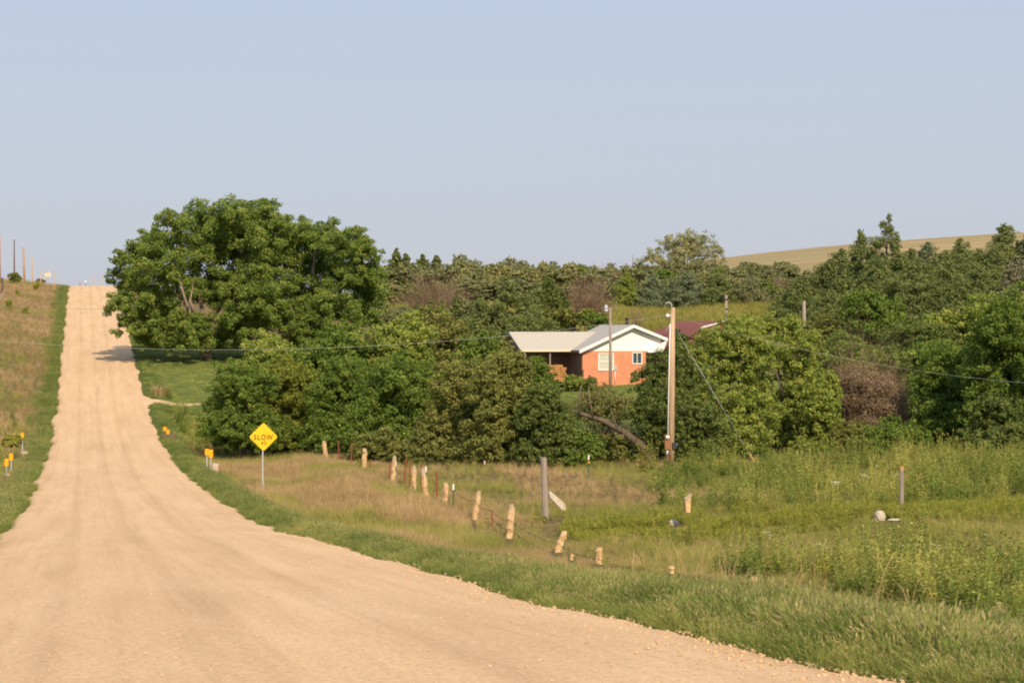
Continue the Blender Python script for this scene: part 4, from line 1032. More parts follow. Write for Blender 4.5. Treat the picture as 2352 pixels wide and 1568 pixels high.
plant_tree('pale_tree', 'large pale rounded tree standing above the far ridge', 'tree', 1572, 528, 640, 245, 10.5, M['far_pale'], None, leaf=.36, dens=.62, gaps=.2, clump=(.2, .34), lobes=[(1495, 600, 28), (1535, 572, 34), (1575, 558, 32), (1615, 560, 32), (1645, 585, 26), (1555, 602, 38), (1600, 604, 38), (1640, 614, 26), (1580, 580, 40), (1520, 615, 28)])
plant_tree('hilltop_tree', 'tiny dark tree on top of the tan hill', 'tree', 2308, 520, 532, 46, 5.6, M['far_green'], None, leaf=.6, nl=6)
x, y = xy(1453, 10.8); g = gz(x, y); h = zz(586, 10.8) - g
t = thing('dead_snag', 'thin bare dead treetop sticking up left of the pale tree', 'dead tree', (x, y, g))
mb = MB().tube([(0, 0, -.3), (.1, 0, h * .6), (0, 0, h)], [.2, .12, .04], 6)
for q in range(7):
    z_ = h * (.55 + .06 * q); mb.tube([(0, 0, z_), (random.choice((-1, 1)) * .5, 0, z_ + .3)], [.05, .02], 4)
mb.build('trunk', M['dead_wood'], t, True)
def brush(u, vt, w, k, mat, lab, name='bare_brush', n=150, width=.03):
    x, y = xy(u, k); g = gz(x, y); h = zz(vt, k) - g
    t = thing(name, lab, 'bush', (x, y, g), -YAW)
    me = brush_mesh('twigs', h, w / k / 2, M[mat], n, 4, width)
    c = bpy.data.objects.new('twigs', me); COL.objects.link(c); c.parent = t
    return t
brush(1352, 640, 125, 18, 'brown_brush', 'round bare brown thicket on the slope above the house', n=230, width=.05)
brush(1000, 640, 170, 17, 'brown_brush', 'wide low brown brush patch above the hedge belt', n=240, width=.05)
brush(1465, 700, 40, 19, 'brown_brush', 'thin bare brown sapling above the house chimney', n=40, width=.03)
brush(1400, 615, 90, 12.5, 'brown_brush', 'small greyish brown thicket high on the far ridge', n=120, width=.06)
brush(1965, 796, 150, 42.5, 'red_brush', 'bare reddish twigs sticking out above the dry bush', n=260, width=.014)
brush(2035, 812, 130, 42.5, 'red_brush', 'pale dry twigs on the right side of the dry bush', n=200, width=.014)
brush(1790, 640, 60, 15, 'brown_brush', 'bare grey trunks thicket left of the cedar stand', n=60, width=.05)

# ------------------------------------------------------------------ poles and wires
def pole(u, vt, k, r, mat, label, name='utility_pole', lean=(0, 0), group=None, vb=None):
    x, y = xy(u, k); g = gz(x, y); h = zz(vt, k) - g
    t = thing(name, label, 'pole', (x, y, g), -YAW, group)
    MB().tube([(0, 0, -.6), (lean[0]*.5, 0, h*.5), (lean[0], 0, h)], [r*1.2, r*1.05, r*.82], 14).build('shaft', M[mat], t, True)
    return t, h, Vector((x, y, g))
PK = 50.0
t, PH, PB = pole(1541, 706, PK, .128, 'pole_wood', 'tall weathered utility pole with meter box in the pasture', lean=(.09, 0))
zp = lambda v: zz(v, PK) - PB.z
MB().tube([(-.165, -.11, .2), (-.10, -.12, PH * .55), (-.04, -.12, PH * .9)], .026, 8).build('conduit', M['white_paint'], t, True)
mb = MB().tube([(.09 - .02 + -.05, -.05, PH - .1), (.03, -.05, PH + .12), (-.07, -.05, PH + .24), (-.20, -.05, PH + .22), (-.27, -.05, PH + .10)], [.028]*5, 8)
mb.build('weatherhead', M['wire'], t, True)
MB().ball((-.16, -.12, zp(725)), .085, 2, 0, 0, (1, 1, 1.2)).tube([(-.16, -.1, zp(725)), (.05, -.06, zp(725))], .02, 6).build('insulator', M['white_paint'], t, True)
MB().tube([(-.05, -.14, zp(745)), (-.22, -.14, zp(757)), (-.3, -.14, zp(766))], .012, 6).build('drip_loop', M['wire'], t, True)
b = MB(); b.box((-.17, -.2, zp(1014)), (.24, .17, .66)); mbx = b.build('meter_box', M['meter_rust'], t)
MB().tube([(-.17, -.28, zp(1003)), (-.17, -.37, zp(1003))], [.095, .085], 16).build('meter', M['white_paint'], mbx, True)
b = MB(); b.box((.17, -.16, zp(1022)), (.2, .16, .28)); bx = b.build('breaker_box', M['dark_metal'], t)
MB().box((.27, -.2, zp(1019)), (.03, .06, .12)).build('latch', M['steel'], bx)
MB().tube([(-.17, -.18, zp(1033)), (-.18, -.18, zp(1040)), (-.17, -.18, zp(1045))], [.05, .07, .03], 8).build('conduit_fitting', M['steel'], t, True)
MB().tube([(.25, -.16, zp(1030)), (.33, -.16, zp(1038)), (.25, -.16, zp(1050)), (.13, -.14, zp(1056))], .012, 6).build('loop_cable', M['dark_wire'], t, True)
MB().box((-.02, -.19, zp(1066)), (.05, .03, .95)).box((-.09, -.18, zp(1066)), (.05, .03, .95)).build('ground_guard', M['rust'], t)
# guy wire with its marker guard
gx, gy = xy(1746, PK); gg = gz(gx, gy)
t = thing('guy_wire', 'slanting steel guy wire from the pole top with tan guard', 'guy wire', (gx, gy, gg), -YAW)
top = Vector(((1556 - 1746) / PK, 0, zz(762, PK) - gg)); a = Vector((0, 0, -.15))
MB().tube([a, top], .009, 6).build('cable', M['steel'], t, True)
d = (top - a).normalized()
MB().tube([a + d * .1, a + d * .95], .045, 8).build('guard', M['orange_wood'], t, True)
def cable(name, p0, p1, sag, r, mat, label, n=40):
    p0, p1 = Vector(p0), Vector(p1)
    t = thing(name, label, 'cable', p0)
    pts = [(p1 - p0) * (i / n) + Vector((0, 0, -4 * sag * (i / n) * (1 - i / n))) for i in range(n + 1)]
    MB().tube(pts, r, 6).build('strand', M[mat], t, True)
def pt(u, v, k): x, y = xy(u, k); return (x, y, zz(v, k))
cable('power_line', pt(1544, 722, PK), pt(-410, 738, PK), 1.46, .0062, 'wire', 'long pale overhead cable sagging across the road to the utility pole')
cable('power_line', pt(1550, 726, PK), pt(3300, 832, PK), 2.1, .0045, 'wire', 'thin overhead cable running right from the utility pole')
cable('power_line', pt(-160, 700, 22), pt(700, 690, 22), .65, .011, 'dark_wire', 'thin dark cable crossing the road higher up the hill')
pole(-410, 722, PK, .15, 'pole_wood', 'utility pole left of the road carrying the pale overhead cable')
pole(3300, 815, PK, .14, 'pole_wood', 'utility pole far right in the pasture carrying the thin cable')
# yard light
t, h, B_ = pole(1402, 706, 30, .105, 'gray_wood', 'grey yard light pole standing in front of the brick gable', 'yard_light_pole')
mb = MB().tube([(0, -.05, h - .25), (-.2, -.1, h - .05), (-.33, -.12, h - .02)], .03, 6); mb.build('arm', M['steel'], t, True)
lp = MB().tube([(-.34, -.12, h + .22), (-.34, -.12, h + .02), (-.34, -.12, h - .12)], [.07, .13, .21], 14).build('lamp_head', M['steel'], t, True)
MB().tube([(-.34, -.12, h - .12), (-.34, -.12, h - .26), (-.34, -.12, h - .36)], [.17, .16, .09], 14).build('lamp_lens', M['lamp_glass'], lp, True)
t, h, _ = pole(1668, 677, 23, .14, 'gray_wood', 'thin grey pole with fittings behind the maroon roof')
MB().box((0, -.12, h - .45), (.34, .12, .12)).ball((-.22, -.15, h - .3), .09, 1).ball((.05, -.2, h - 1.4), .1, 1).build('pole_hardware', M['dark_metal'], t)
t, h, _ = pole(1847, 691, 25, .165, 'gray_wood', 'plain grey pole topping out above the light green tree', name='wood_pole')
LG = 'pole line along the left ridge'
pole(-1, 538, 16, .17, 'orange_wood', 'orange brown pole at the left picture edge, tallest of the ridge line', group=LG)
pole(33, 550, 14, .11, 'dark_pole', 'dark thin pole behind the ridge shrub', group=LG)
pole(57, 567, 14, .16, 'orange_wood', 'orange brown pole right of the dark thin one', group=LG, lean=(-.2, 0))
pole(76, 592, 12.6, .13, 'pole_wood', 'pale pole beside the round dark bush on the ridge', group=LG, lean=(-.1, 0))
for u, vt, k, lab in ((94, 624, 10.5, 'short pale pole seen through the round dark bush'), (102, 618, 9.5, 'faint thin pole just left of the pale diamond sign'), (125, 622, 9.2, 'faint thin pole right of the pale diamond sign'),
                   (211, 632, 8.8, 'faint pole beyond the crest, left of a cluster over the road'), (219, 634, 8.6, 'faint pole beyond the crest, second over the road'), (229, 640, 9, 'short grey pole beyond the crest, third over the road'), (237, 630, 8.8, 'faint pole beyond the crest nearest the cottonwood')):
    pole(u, vt, k, .10, 'pole_wood', lab, group='faint poles beyond the crest')
x, y = xy(184, 13.2); g = gz(x, y)
def small_marker(u, vt, k, mat, lab):
    x, y = xy(u, k); g = gz(x, y); h = zz(vt, k) - g
    t = thing('road_marker', lab, 'marker', (x, y, g), -YAW)
    MB().tube([(0, 0, -.2), (0, 0, h)], .05, 6).build('post', M['dark_metal'], t)
    MB().box((0, -.08, h - .05), (.26, .03, .36)).build('plate', M[mat], t)
small_marker(184, 650, 12.8, 'red_reflector', 'small red marker plate beyond the road crest')
small_marker(197, 646, 12.4, 'white_paint', 'small white marker plate beyond the road crest')

# ------------------------------------------------------------------ signs
def diamond(mb, c, half, y, rr=.08, mi=0, th=.006):
    pts = []
    for q in range(4):
        w = q * math.pi / 2
        cx, cz = c[0] + math.cos(w) * (half - rr * 1.4142), c[1] + math.sin(w) * (half - rr * 1.4142)
        for s_ in range(5):
            ww = w - math.pi / 4 + s_ * math.pi / 8
            pts.append((cx + math.cos(ww) * rr, cz + math.sin(ww) * rr))
    return mb.prism(pts, y - th, y, mi)
def text_mesh(txt, size, x, y, z, mat, parent, name='lettering', squash=.8, bold=.012):
    cu = bpy.data.curves.new(name, 'FONT'); cu.body = txt; cu.size = .3; cu.align_x = 'CENTER'; cu.align_y = 'CENTER'; cu.offset = bold; cu.extrude = .002; cu.space_character = 1.28
    tmp = bpy.data.objects.new('tmp_text', cu); COL.objects.link(tmp)
    dg = bpy.context.evaluated_depsgraph_get(); me = bpy.data.meshes.new_from_object(tmp.evaluated_get(dg)); bpy.data.objects.remove(tmp)
    me.materials.clear(); me.materials.append(M[mat])
    cx_ = [v.co.x for v in me.vertices]; cy_ = [v.co.y for v in me.vertices]
    fx, fy = squash / (max(cx_) - min(cx_)), size / (max(cy_) - min(cy_))
    me.transform(Matrix.Translation((x, y, z)) @ Matrix.Rotation(math.pi/2, 4, 'X') @ Matrix.Diagonal((fx, fy, 1, 1)) @ Matrix.Translation((-(max(cx_) + min(cx_)) / 2, -(max(cy_) + min(cy_)) / 2, 0)))
    o = bpy.data.objects.new(name, me); COL.objects.link(o); o.parent = parent; return o
k = 55.0; x, y = xy(605, k); g = gz(x, y)
t = thing('warning_sign', 'yellow diamond SLOW 45 sign on a thin steel post', 'road sign', (x, y, g), -YAW * .6)
cz = zz(1003, k) - g; half = 33 / k
MB().box((-.03, .012, (cz - .1) / 2), (.055, .02, cz + .5)).box((-.03, .03, (cz - .1) / 2), (.02, .02, cz + .5)).build('post', M['steel'], t)
pl = diamond(MB(), (0, cz), half, -.004).build('sign_plate', M['sign_yellow'], t)
mb = MB()
diamond(mb, (0, cz), half * 1.012, -.003, .085, 0, .004); mb.build('sign_edge', M['sign_edge'], pl)
text_mesh('SLOW', .225, .0, -.016, cz - .015, 'sign_black', pl, squash=.80, bold=.006)
text_mesh('45', .14, .005, -.016, cz - .255, 'sign_black', pl, squash=.20, bold=.004)
MB().ball((0, -.012, cz + half * .72), .016, 1).ball((0, -.012, cz - half * .74), .016, 1).build('bolts', M['steel'], pl)
k = 14.6; x, y = xy(110.5, k); g = gz(x, y); cz = zz(631, k) - g
t = thing('diamond_sign', 'pale back of a diamond road sign on the left ridge', 'road sign', (x, y, g), -YAW)
diamond(MB(), (0, cz), .56, 0).build('sign_plate', M['sign_back'], t)
MB().box((0, -.05, cz / 2), (.07, .05, cz + .9)).build('post', M['gray_wood'], t)
OG = 'amber object markers at the culvert ends'
def obj_marker(u, vt, vb, wpx, hpx, k, lab, round_=False):
    x, y = xy(u, k); g = gz(x, y); zt = zz(vt, k) - g
    t = thing('object_marker', lab, 'road marker', (x, y, g), -YAW * .7, OG)
    MB().box((0, .02, (zt - .1) / 2 - .1), (.055, .02, zt + .1)).build('post', M['steel'], t)
    w, h = wpx / k / 2, hpx / k
    c_ = w * .45
    poly = [(-w + c_, zt - h), (w - c_, zt - h), (w, zt - h + c_), (w, zt - c_), (w - c_, zt), (-w + c_, zt), (-w, zt - c_), (-w, zt - h + c_)] if round_ else [(-w, zt - h), (w, zt - h), (w, zt - c_ * .6), (w - c_ * .6, zt), (-w + c_ * .6, zt), (-w, zt - c_ * .6)]
    MB().prism(poly, -.006, .006).build('plate', M['marker_orange'], t)
obj_marker(378.5, 980, 1003, 7.5, 13, 35, 'far right amber marker standing behind its twin at the culvert')
obj_marker(385.5, 987, 1008, 7.5, 13, 36, 'far right amber marker in front of its twin at the culvert')
obj_marker(475, 1030, 1060, 9, 15, 46, 'amber marker half hidden behind the near right one')
obj_marker(484, 1032, 1066, 10, 18, 47, 'near right amber marker beside the pale concrete slab')
obj_marker(51, 993, 1020, 7, 17, 41, 'far left amber marker beside a grey headwall', True)
obj_marker(25, 1041, 1075, 9, 16, 49, 'near left amber marker set further back on a white post')
obj_marker(14.5, 1053, 1088, 9.5, 17, 51, 'near left amber marker in front of the tan concrete block')
def block(u, v, k, dims, rz, mat, lab, rise=.0):
    x, y = xy(u, k); g = gz(x, y)
    o = MB(); o.box((0, 0, dims[2] / 2 - .15 + rise), dims); o = o.build('culvert_headwall', M[mat])
    bv = o.modifiers.new('bevel', 'BEVEL'); bv.width = .03; bv.segments = 2
    o.location = (x, y, g); o.rotation_euler = (.05, .06, rz - YAW)
    return tag(o, lab, 'headwall', 'concrete culvert ends')
block(494, 1073, 47.5, (.30, .7, .66), .1, 'concrete', 'pale sunlit concrete culvert end beside the near right marker')
block(389, 1004, 36.5, (.9, .3, .45), .2, 'dark_shade_brown', 'dark grey culvert end under the two far right markers')
block(10, 1086, 52, (.34, .9, .5), .2, 'concrete', 'tan concrete culvert end under the near left markers')
block(56, 1018, 41.5, (.35, .5, .45), .2, 'concrete', 'grey concrete culvert end by the far left marker')

# ------------------------------------------------------------------ stone posts, stakes, boulders
def stone_post(u, vt, vb, wpx, lean, lab, k=None, taper=.85, seed=0, tilt=0., knob=0):
    k = k or (u - 190) / 13.6
    x, y = xy(u, k); g = gz(x, y); H = zz(vt, k) - g
    rs = random.Random(seed + int(u)); n = 9; V, F = [], []
    w = wpx / k
    for i in range(n + 1):
        f = i / n; z_ = -.3 + (H + .3) * f
        sx = w * .5 * (1 + (taper - 1) * f) * rs.uniform(.88, 1.1) * (1 - (.32 if knob and f > .55 and f < .72 else 0))
        if i == n: sx *= .72
        sy = w * .46 * rs.uniform(.9, 1.08) * (.7 if i == n else 1)
        cx = lean * 1.6 / k * f + rs.uniform(-.02, .02); cy = rs.uniform(-.02, .02)
        for q in range(8):
            a_ = 2 * math.pi * q / 8 + math.pi / 8
            m_ = max(abs(math.cos(a_)), abs(math.sin(a_))) * 1.06
            V.append((cx + math.cos(a_) / m_ * sx * rs.uniform(.93, 1.05), cy + math.sin(a_) / m_ * sy * rs.uniform(.93, 1.05), z_ + rs.uniform(-.015, .02)))
    for i in range(n):
        for q in range(8): F.append((i*8+q, i*8+(q+1) % 8, (i+1)*8+(q+1) % 8, (i+1)*8+q))
    F.append(tuple(n*8 + q for q in range(8)))
    o = MB().add(V, F).build('stone_post', M['limestone'], None, False)
    o.location = (x, y, g); o.rotation_euler = (0, 0, rs.uniform(-.35, .35) - YAW)
    return tag(o, lab, 'fence post', 'limestone fence posts beside the road')
stone_post(621, 1043, 1064, 9, 1, 'small distant limestone post just right of the SLOW sign post', k=38)
stone_post(750, 1012, 1057, 12, -4, 'grey topped limestone post between red stakes, first after the small one')
stone_post(836, 1029, 1077, 12.5, 1, 'round topped upright limestone post, grey above and tan below')
stone_post(901, 1047, 1103, 12, 3, 'narrow pointed limestone post beside a white tipped stake')
stone_post(950, 1070, 1117, 14, 0, 'short broad limestone post with a notched dark top')
stone_post(981, 1074, 1142, 15, -6, 'tall limestone post tilting left with a white tip behind')
stone_post(1025, 1109, 1165, 17, -1, 'gnarled eroded limestone post with a narrow neck', taper=.8, knob=1)
stone_post(1087, 1127, 1198, 14, 8, 'limestone post tilting right with dark grey upper half')
stone_post(1168, 1158, 1245, 20, 4, 'largest upright tan limestone post beside the barbed wire')
stone_post(1274, 1221, 1295, 19, 14, 'limestone post tilting right near the road with white edge', taper=.9)
stone_post(1313, 1273, 1308, 15, 0, 'short pointed limestone stub right of the tilted post', taper=.55)
stone_post(1375, 1258, 1300, 17, 1, 'low broken limestone post with a dark notch', taper=1.0)
stone_post(1541, 1300, 1331, 17, 1, 'rounded whitish limestone stub low in the grass')
def boulder(u, v, k, size, mat, lab, scl=(1, 1, 1), seed=1, name='boulder', lift=.25, rot=(0,0,0)):
    random.seed(seed); x, y = xy(u, k); g = gz(x, y)
    mb = MB().ball((0, 0, 0), 1, 2, 0, .13, scl)
    o = mb.build(name, M[mat], None, False); o.scale = (size,) * 3
    o.location = (x, y, g + size * lift * scl[2] * 2); o.rotation_euler = rot
    return tag(o, lab, 'stone')
boulder(1733, 1362, 113, .13, 'limestone', 'small tan stone half hidden in grass at the road verge', (1, .8, 1.1), 2)
boulder(2304, 1448, 148, .21, 'limestone', 'large tan block of stone in the grass at the right picture edge', (.85, .8, 1.0), 3)
boulder(1548, 1186, 71, .17, 'white_stone', 'pale rock under the upright broken stone', (1.05, 1.0, .8), 14)
boulder(2021, 1180, 72, .2, 'white_stone', 'white pointed rock left of the orange capped wood post', (.9, .8, 1.1), 5)
boulder(2056, 1188, 72.5, .2, 'white_stone', 'flat white stone slab at the foot of the orange capped post', (1.3, .8, .22), 6, lift=.6)
random.seed(11)
# broken upright stone and the fallen one by the corner post
def lump(u, vt, vb, k, pts, mat, lab, th=.2):
    x, y = xy(u, k); g = gz(x, y)
    poly = [((a - u) / k, zz(b, k) - g) for a, b in pts]
    o = MB().prism(poly, -th / 2, th / 2).build('broken_stone', M[mat]); o.location = (x, y, g); o.rotation_euler = (0, 0, -YAW + .2)
    bv = o.modifiers.new('bevel', 'BEVEL'); bv.width = .025; bv.segments = 2
    return tag(o, lab, 'stone')
lump(1578, 1130, 1175, 72, [(1574, 1178), (1585, 1178), (1586, 1150), (1588, 1132), (1580, 1137), (1571, 1144), (1573, 1160)], 'limestone', 'upright broken limestone shard among green weeds')
lump(1278, 1130, 1165, 68, [(1259, 1130), (1263, 1128), (1297, 1156), (1300, 1172), (1290, 1172), (1261, 1142)], 'white_stone', 'fallen pale stone post leaning on the grey wood post')
def wood_post(u, vt, k, r, lab, mat='gray_wood', cap=None, lean=0):
    x, y = xy(u, k); g = gz(x, y); h = zz(vt, k) - g
    t = thing('wood_post', lab, 'fence post', (x, y, g), -YAW)
    MB().tube([(0, 0, -.4), (lean * .5, 0, h * .5), (lean, 0, h - .12), (lean, 0, h)], [r*1.05, r, r*.95, r*.9], 10).build('shaft', M[mat], t, False)
    if cap: MB().tube([(lean, 0, h - .11), (lean, 0, h + .015)], [r*1.0, r*.97], 10).build('lichen_cap', M[cap], t)
wood_post(1253, 1050, 67, .115, 'thick grey wood corner post alone in the pasture', lean=-.06)
wood_post(2071, 1072, 69, .075, 'grey wood post with an orange cap among tall weeds', cap='lichen')
def t_post(u, vt, k, lab, mat='rust', tip=None, lean=0, band=False, r=1.0):
    k = k or (u - 190) / 13.75
    x, y = xy(u, k); g = gz(x, y); h = zz(vt, k) - g
    t = thing('steel_stake', lab, 'fence stake', (x, y, g), -YAW + .3, 'steel fence stakes')
    def bar(z0, z1, m_, nm):
        mb = MB()
        dx = lean / k
        for (cx, sx, cy, sy) in ((0, .058*r, -.012, .012), (0, .014*r, .012, .036)):
            vs = [(cx + dx*z/h + a_*sx/2, cy + b_*sy/2, z) for z in (z0, z1) for a_, b_ in ((-1,-1),(1,-1),(1,1),(-1,1))]
            mb.add(vs, [(3,2,1,0),(4,5,6,7),(0,1,5,4),(1,2,6,5),(2,3,7,6),(3,0,4,7)])
        mb.build(nm, M[m_], t)
    bar(-.3, h - (.22 if tip else 0), mat, 'shaft')
    if tip: bar(h - .22, h, tip, 'painted_tip')
    if band: bar(h - .34, h - .24, 'orange_band', 'orange_band') if False else MB().box((lean / k * .8, -.03, h - .33), (.075, .02, .1)).build('orange_band', M['orange_band'], t)
for u, vt, lab, le in ((650, 1040, 'short rusty stake, leftmost of the red row', 0), (675, 1034, 'rusty stake second from the left of the red row', 0), (699, 1027, 'rusty stake third from the left of the red row', 0), (728, 1013, 'tall rusty stake just left of the grey topped stone post', -3),
                   (780, 1012, 'tall rusty stake leaning, right of the grey topped stone post', -4), (807, 1019, 'rusty stake left of the round topped stone post', 0), (850, 1056, 'rusty stake right of the round topped stone post', 0), (884, 1082, 'very short rusty stake left of the pointed stone post', 0), (895, 1064, 'rusty stake touching the pointed stone post', 0),
                   (927, 1052, 'rusty stake tilting right with an orange insulator', 6), (940, 1055, 'rusty stake upright beside the tilting one', 2), (969, 1065, 'rusty stake between the broad and the tall stone posts', -2), (1003, 1083, 'rusty stake right of the tall tilted stone post', 0)):
    t_post(u, vt, None if u > 640 else 38, lab, lean=le, r=1.15)
for u, vt, k, lab, m_, bd in ((641, 1050, 38, 'white tipped stake left of the red row', 'green_steel', False), (909, 1058, None, 'white tipped stake right of the pointed stone post', 'green_steel', False), (978, 1071, 56, 'white tipped stake behind the tall tilted stone post', 'green_steel', False), (1041, 1111, None, 'white tipped stake right of the gnarled stone post', 'green_steel', False),
                      (1113, 1056, 48, 'green stake with white tip and orange band before the hedge belt', 'green_steel', True), (1352, 1044, 52, 'green stake with white tip near the leaning trunk', 'green_steel', True), (1294, 1224, 78.5, 'white tipped stake beside the tilted stone post near the road', 'green_steel', False)):
    t_post(u, vt, k, lab, m_, 'white_paint', 0, bd)
t_post(1130, 1171, 69, 'thin dark stake holding the barbed wire', 'rust', r=.8)
def fence_wire(pts, lab):
    base = pts[0]; t = thing('barbed_wire', lab, 'wire', base, 0, 'barbed wire strands')
    P_ = []
    for i in range(len(pts) - 1):
        a_, b_ = Vector(pts[i]), Vector(pts[i+1])
        for q in range(8):
            f = q / 8; P_.append(a_.lerp(b_, f) - Vector(base) + Vector((0, 0, -.10 * 4 * f * (1 - f))))
    P_.append(Vector(pts[-1]) - Vector(base))
    mb = MB().tube(P_, .007, 5)
    for p in P_[::3]: mb.box(p, (.05, .012, .012), .6).box(p, (.012, .012, .05), .3)
    mb.build('strand', M['dark_wire'], t)
F13 = lambda u, v, k=None: pt(u, v, k or (u - 190) / 13.55)
fence_wire([F13(1045, 1128), F13(1090, 1150), F13(1130, 1172), F13(1168, 1194), F13(1282, 1248), F13(1376, 1283)], 'upper barbed wire strand between the near stone posts')
fence_wire([F13(1092, 1172), F13(1130, 1190), F13(1168, 1214), F13(1280, 1272)], 'lower barbed wire strand between the near stone posts')
fence_wire([F13(1376, 1284), F13(1541, 1312)], 'slack barbed wire strand running to the low whitish stub')

# ------------------------------------------------------------------ single plants
def umbel(u, v, k, lab, n=3, size=.11):
    x, y = xy(u, k); g = gz(x, y); h = zz(v, k) - g + .10
    t = thing('white_wildflower', lab, 'wildflower', (x, y, g), 0, 'white flower heads above the weeds')
    mb = MB(); hb = MB()
    for q in range(n):
        dx, dz = random.uniform(-.14, .14), random.uniform(-.12, .04) if q else 0
        mb.tube([(0, 0, -.05), (dx * .4, 0, (h + dz) * .7), (dx, 0, h + dz)], .006, 4)
        for s_ in range(9):
            a_, r_ = random.uniform(0, 6.3), size * math.sqrt(random.uniform(0, 1)) * .8
            hb.ball((dx + math.cos(a_) * r_, math.sin(a_) * r_, h + dz + random.uniform(0, .03)), .022, 1, 0, .2, (1.2, 1.2, .6))
    mb.build('stem', M['green_steel'], t); hb.build('flower_head', M['petal'], t)
for u, v, k, lab, n in ((1761, 1231, 76, 'double white flower head at the left edge of the tall weeds', 3), (1883, 1259, 84, 'single small white flower left of the flower group', 1), (1994, 1264, 88, 'white flower pair in the middle of the tall weeds', 2), (2073, 1263, 90, 'small white flower right of the middle pair', 1), (2088, 1271, 92, 'low white flower beside the small one', 1),
                     (2163, 1262, 88, 'white flower before the brown grass strip', 1), (2181, 1277, 92, 'drooping white flower pair on the right', 2), (2198, 1232, 78, 'row of white flowers beyond the weeds on the right', 4), (2241, 1231, 78, 'lone white flower furthest right', 1), (1989, 1098, 60, 'wide white flower head left of the orange capped post', 4), (1920, 1114, 62, 'loose white flower cluster amid the far weeds', 4), (2010, 1077, 57, 'white flower close to the tree line', 1)):
    umbel(u, v, k, lab, n, .13 if n > 2 else .10)
def single_weed(u, vt, k, stems, spread, leaf, mat, lab, name='tall_weed', nl=34):
    x, y = xy(u, k); g = gz(x, y); h = zz(vt, k) - g
    V, T, MI = weed(stems, h, spread, leaf, nl)
    t = thing(name, lab, 'weed', (x, y, g), 0)
    me = quads_mesh('leafy_stems', np.array(V), 4, M[mat], np.array(T))
    c_ = bpy.data.objects.new('leafy_stems', me); COL.objects.link(c_); c_.parent = t
single_weed(1490, 1008, 51, 16, .42, .22, 'weed_single', 'pale feathery weed clump left of the utility pole base')
single_weed(2232, 1305, 118, 4, .07, .13, 'yellowing', 'weed with yellowed leaves near the right picture edge', nl=30)
single_weed(2284, 1265, 110, 4, .08, .12, 'yellowing', 'taller yellowed weed behind the first yellowed one', nl=26)
single_weed(1385, 1255, 88, 3, .10, .12, 'weed_single', 'small leafy weed beside the low broken stone post', nl=18)
single_weed(830, 1050, 46, 10, .4, .2, 'weed_single', 'green weed clump at the foot of the round topped stone post', nl=26)
single_weed(385, 880, 29, 8, .35, .3, 'weed_single', 'green weed clump on the lawn under the cottonwood', nl=26)
def grass_clump(u, vt, k, lab):
    x, y = xy(u, k); g = gz(x, y); h = zz(vt, k) - g
    V, T, MI = blades(170, h, .55, .035, .35)
    t = thing('grass_clump', lab, 'grass clump', (x, y, g), 0)
    me = quads_mesh('blades', np.array(V), 4, M['clump'], np.array(T)); c_ = bpy.data.objects.new('blades', me); COL.objects.link(c_); c_.parent = t
M['clump'] = leaf_mat('tan_clump', (.14, .10, .04), (.26, .19, .09), (.36, .27, .15), .3)
grass_clump(366, 879, 29, 'tall tan grass clump on the lawn beside the road')
V, T, MI = blades(26, .13, .12, .012, 1.2)
x, y = xy(75, 285); y = 18.6; x = -.95
t = thing('road_grass_tuft', 'flat tuft of grass growing in the gravel of the road', 'grass tuft', (x, y, float(gz0([x], [y])[0]) + .10))
me = quads_mesh('blades', np.array(V) * np.array([1.4, 1, 1]), 4, M['clump'], np.array(T)); c_ = bpy.data.objects.new('blades', me); COL.objects.link(c_); c_.parent = t
plant_tree('ridge_shrub', 'spiky green shrub on top of the left ridge', 'shrub', 37, 624, 652, 44, 16.5, M['hedge_olive'], None, leaf=.2, nl=7, trunk=False)
plant_tree('ridge_bush', 'round dark bush behind the left ridge', 'bush', 90, 639, 662, 30, 9.5, M['dark_green'], None, leaf=.35, nl=7, trunk=False)
plant_tree('ridge_shrub', 'green shrub cut by the left picture edge', 'shrub', -2, 641, 662, 20, 16.5, M['hedge_olive'], None, leaf=.2, nl=5, trunk=False)
for u, v, k, w, lab in ((42, 670, 18, 18, 'small green bush high on the left bank'), (20, 690, 20, 22, 'small dark bush below the white boards on the bank'), (58, 708, 20, 16, 'tiny green bush in the middle of the left bank'), (142, 770, 22, 12, 'green tuft at the left road edge halfway up'), (84, 655, 17, 20, 'low green bush where bank and crest meet'), (28, 1008, 43, 62, 'leafy green bush near the left amber markers')):
    plant_tree('bank_bush', lab, 'bush', u, v - 8, v + 22, w, k, M['weed_single'], 'small bushes on the left bank', leaf=.13, dens=.5, nl=6, trunk=False)
x, y = xy(3, 19); g = gz(x, y)
t = thing('broken_boards', 'weathered broken boards lying on the left bank', 'boards', (x, y, g), 0)
MB().box((.05, 0, .75), (.14, .06, 1.6), 0, 0, 0, .55).build('upright_board', M['gray_wood'], t); MB().box((.6, -.1, .25), (1.6, .08, .14), 0, 0, 0, .08).build('low_board', M['gray_wood'], t)
x, y = xy(5, 18); g = gz(x, y)
t = thing('old_fence_post', 'dark old fence post at the left picture edge', 'fence post', (x, y, g), 0)
MB().tube([(0, 0, -.3), (.05, 0, 1.1), (.02, 0, 1.9)], [.16, .15, .13], 8).build('shaft', M['dark_pole'], t)

